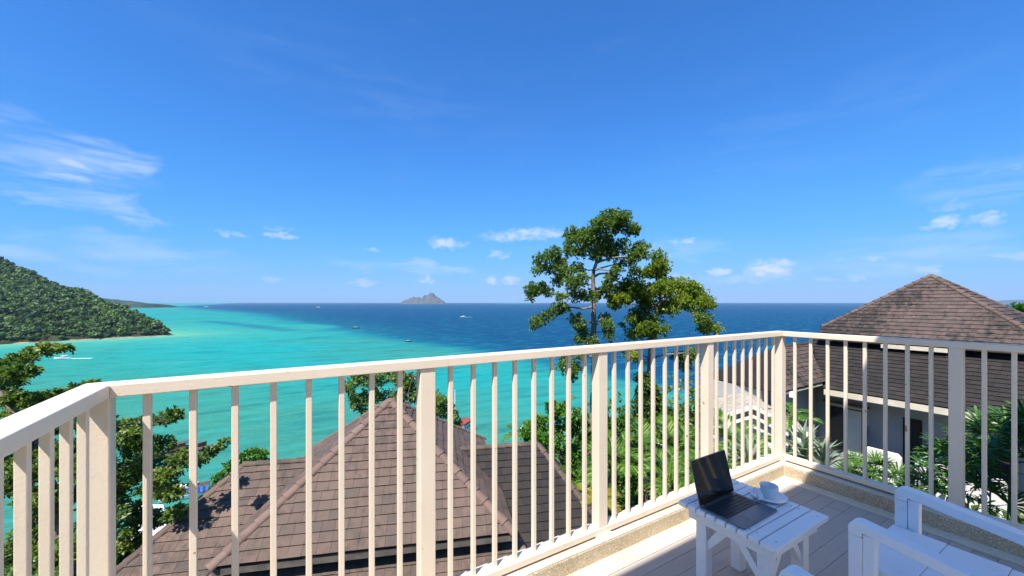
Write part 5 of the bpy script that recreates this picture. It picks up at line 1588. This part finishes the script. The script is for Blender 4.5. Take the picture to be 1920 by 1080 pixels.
def boat(name, label, u, v, L, head, kind, group='boats out on the bay'):
    q = at_sea(u, v); q.z = SEA + 0.05
    r_ = empty(name, q, head, label, 'boat', group)
    hull(L, L * 0.27, L * 0.13).build('hull', m_hull_dark if kind == 'longtail' else m_hull_white, r_)
    if kind == 'speed':
        MB().add([(-L * .1, -L * .09, L * .12), (L * .12, -L * .08, L * .12), (L * .12, L * .08, L * .12), (-L * .1, L * .09, L * .12), (-L * .14, -L * .08, L * .22), (L * .03, -L * .06, L * .22), (L * .03, L * .06, L * .22), (-L * .14, L * .08, L * .22)], [(0, 1, 5, 4), (1, 2, 6, 5), (2, 3, 7, 6), (3, 0, 4, 7), (4, 5, 6, 7)]).build('cabin', m_hull_white, r_)
        MB().b2(-L * .36, L * .04, -L * .095, L * .095, L * .235, L * .25).build('canopy', m_hull_white, r_)
        MB().b2(-L * .09, L * .10, -L * .092, L * .092, L * .15, L * .185).build('window', m_pane, r_)
        w_ = MB()
        prev = None
        for k in range(13):
            t_ = k / 12; xx = -L * 0.4 - L * 1.5 * t_; ww = L * (.10 + .16 * t_ ** 0.7) * (1 - t_ * 0.45); zz_ = 0.10 - 0.06 * t_
            cur = [(xx, -ww + 0.2 * math.sin(k * 2.1), zz_), (xx, ww + 0.2 * math.cos(k * 1.7), zz_)]
            if prev: w_.add([prev[0], prev[1], cur[1], cur[0]], [(0, 1, 2, 3)])
            prev = cur
        w_.build('wake', m_foam, r_)
    elif kind == 'longtail':
        MB().b2(-L * .3, L * .12, -L * .10, L * .10, L * .22, L * .235).build('canopy', m_fascia, r_)
        pm = MB()
        for sx_ in (-.28, .10):
            for sy_ in (-.09, .09): pm.tube([(L * sx_, L * sy_, L * .08), (L * sx_, L * sy_, L * .22)], 0.03 * L / 10, 5)
        pm.build('canopy_frame', m_wood, r_)
        MB().tube([(L * .44, 0, L * .12), (L * .52, 0, L * .22), (L * .54, 0, L * .30)], [0.02 * L, 0.015 * L, 0.008 * L], 6).build('prow', m_wood, r_)
    return r_
hv = -YAW
boat('speedboat', 'white speedboat speeding past the branch tip at the left', 116, 673, 9.5, math.pi + hv + 0.15, 'speed')
boat('speedboat', 'white speedboat on the dark blue water left of the tall tree', 868, 594.5, 15, math.pi * 0.85 + hv, 'speed')
boat('longtail_boat', 'longtail boat with a canopy at the edge of the turquoise water', 668, 616, 11, 0.2 + hv, 'longtail')
boat('speedboat', 'tiny white boat far out near the horizon on the left', 387, 575.5, 26, math.pi + hv, 'speed')
boat('speedboat', 'tiny white boat near the horizon left of the rocky island', 597, 576.5, 24, hv, 'speed')
boat('longtail_boat', 'small longtail boat on the turquoise water below the rocky island', 766, 641, 7, 0.3 + hv, 'longtail')

# moored tour boat with blue canopy, bottom left
q = at_sea(357, 931); q.z = SEA
tbt = empty('tour_boat', q, hv + math.radians(28), 'moored tour boat with a blue striped awning below the dark tree', 'boat', 'boats moored at the jetty')
LT = 9.6
hull(LT, 2.6, 1.1, 0.35).build('hull', m_hull_white, tbt)
MB().b2(-4.2, 3.2, -1.05, 1.05, 0.75, 0.82).build('deck', m_wood, tbt)
for k in range(16):
    m_ = m_blue if k % 2 == 0 else m_plain('pale_blue_tarpaulin', (0.16, 0.26, 0.70), 0.6, 0.3) if k == 1 else (m_blue if k % 2 == 0 else MATS['pale_blue_tarpaulin'])
    MB().b2(-4.2 + 0.46 * k, -4.2 + 0.46 * (k + 1) - 0.01, -1.16, -1.10, 0.95, 2.05).build('awning_panel', m_, tbt)
MB().b2(-4.3, 3.25, -1.09, 1.2, 2.1, 2.17).build('roof', m_hull_dark, tbt)
MB().b2(-1.8, 1.2, -0.7, 0.8, 2.175, 2.5).build('roof_cover', m_hull_white, tbt)
for sx_ in (-4.0, -1.6, 0.8, 3.0):
    for sy_ in (-1.07, 1.1):
        MB().tube([(sx_, sy_, 0.8), (sx_, sy_, 2.1)], 0.04, 6).build('canopy_pole', m_wood, tbt)
MB().tube([(3.9, 0, 0.9), (3.9, 0, 3.3)], [0.05, 0.03], 6).build('mast', m_hull_white, tbt)
# floating jetty and dark boat with a little roof
q = at_sea(296, 862); q.z = SEA
jt = empty('floating_jetty', q, hv + math.radians(52), 'long dark floating jetty glimpsed through the dark tree', 'jetty')
for k in range(9):
    MB().b2(-13 + 2.9 * k, -13 + 2.9 * (k + 1) - 0.08, -1.1, 1.1, -0.3, 0.45).build('pontoon', m_hull_dark, jt, bevel=0.05)
q = at_sea(343, 846); q.z = SEA
dbt = empty('dark_boat', q, hv + math.radians(40), 'dark timber boat with a small roof moored at the jetty end', 'boat', 'boats moored at the jetty')
hull(10, 2.4, 1.3, 0.5).build('hull', m_hull_dark, dbt)
MB().b2(-2.8, 1.6, -1.05, 1.05, 2.3, 2.42).build('roof', m_hull_dark, dbt)
MB().b2(-2.2, 0.6, -0.85, 0.85, 0.9, 2.0).build('cabin', m_wood, dbt)
for sx_ in (-2.7, 1.5):
    for sy_ in (-0.95, 0.95): MB().tube([(sx_, sy_, 0.9), (sx_, sy_, 2.3)], 0.05, 6).build('roof_post', m_wood, dbt)
# ferry with red deckhouse behind the pyramid roof
q = at_sea(872, 812); q.z = SEA
fr = empty('ferry_boat', q, hv + math.radians(70), 'white boat with a red roof and a tall mast behind the pyramid roof', 'boat', 'boats moored at the jetty')
hull(12, 3.2, 1.6, 0.4).build('hull', m_hull_white, fr)
MB().b2(-3.2, 2.4, -1.35, 1.35, 1.2, 3.2).build('cabin', m_hull_white, fr)
MB().b2(-3.6, 2.8, -1.6, 1.6, 3.21, 3.9).build('roof', m_red, fr, bevel=0.1)
MB().tube([(-2.9, 1.9, 1.2), (-2.9, 1.9, 13.6)], [0.14, 0.09], 8).build('mast', m_hull_white, fr)
for k in range(4):
    MB().b2(-2.8 + 1.3 * k, -2.0 + 1.3 * k, -1.37, -1.355, 1.9, 2.7).build('window', m_pane, fr)
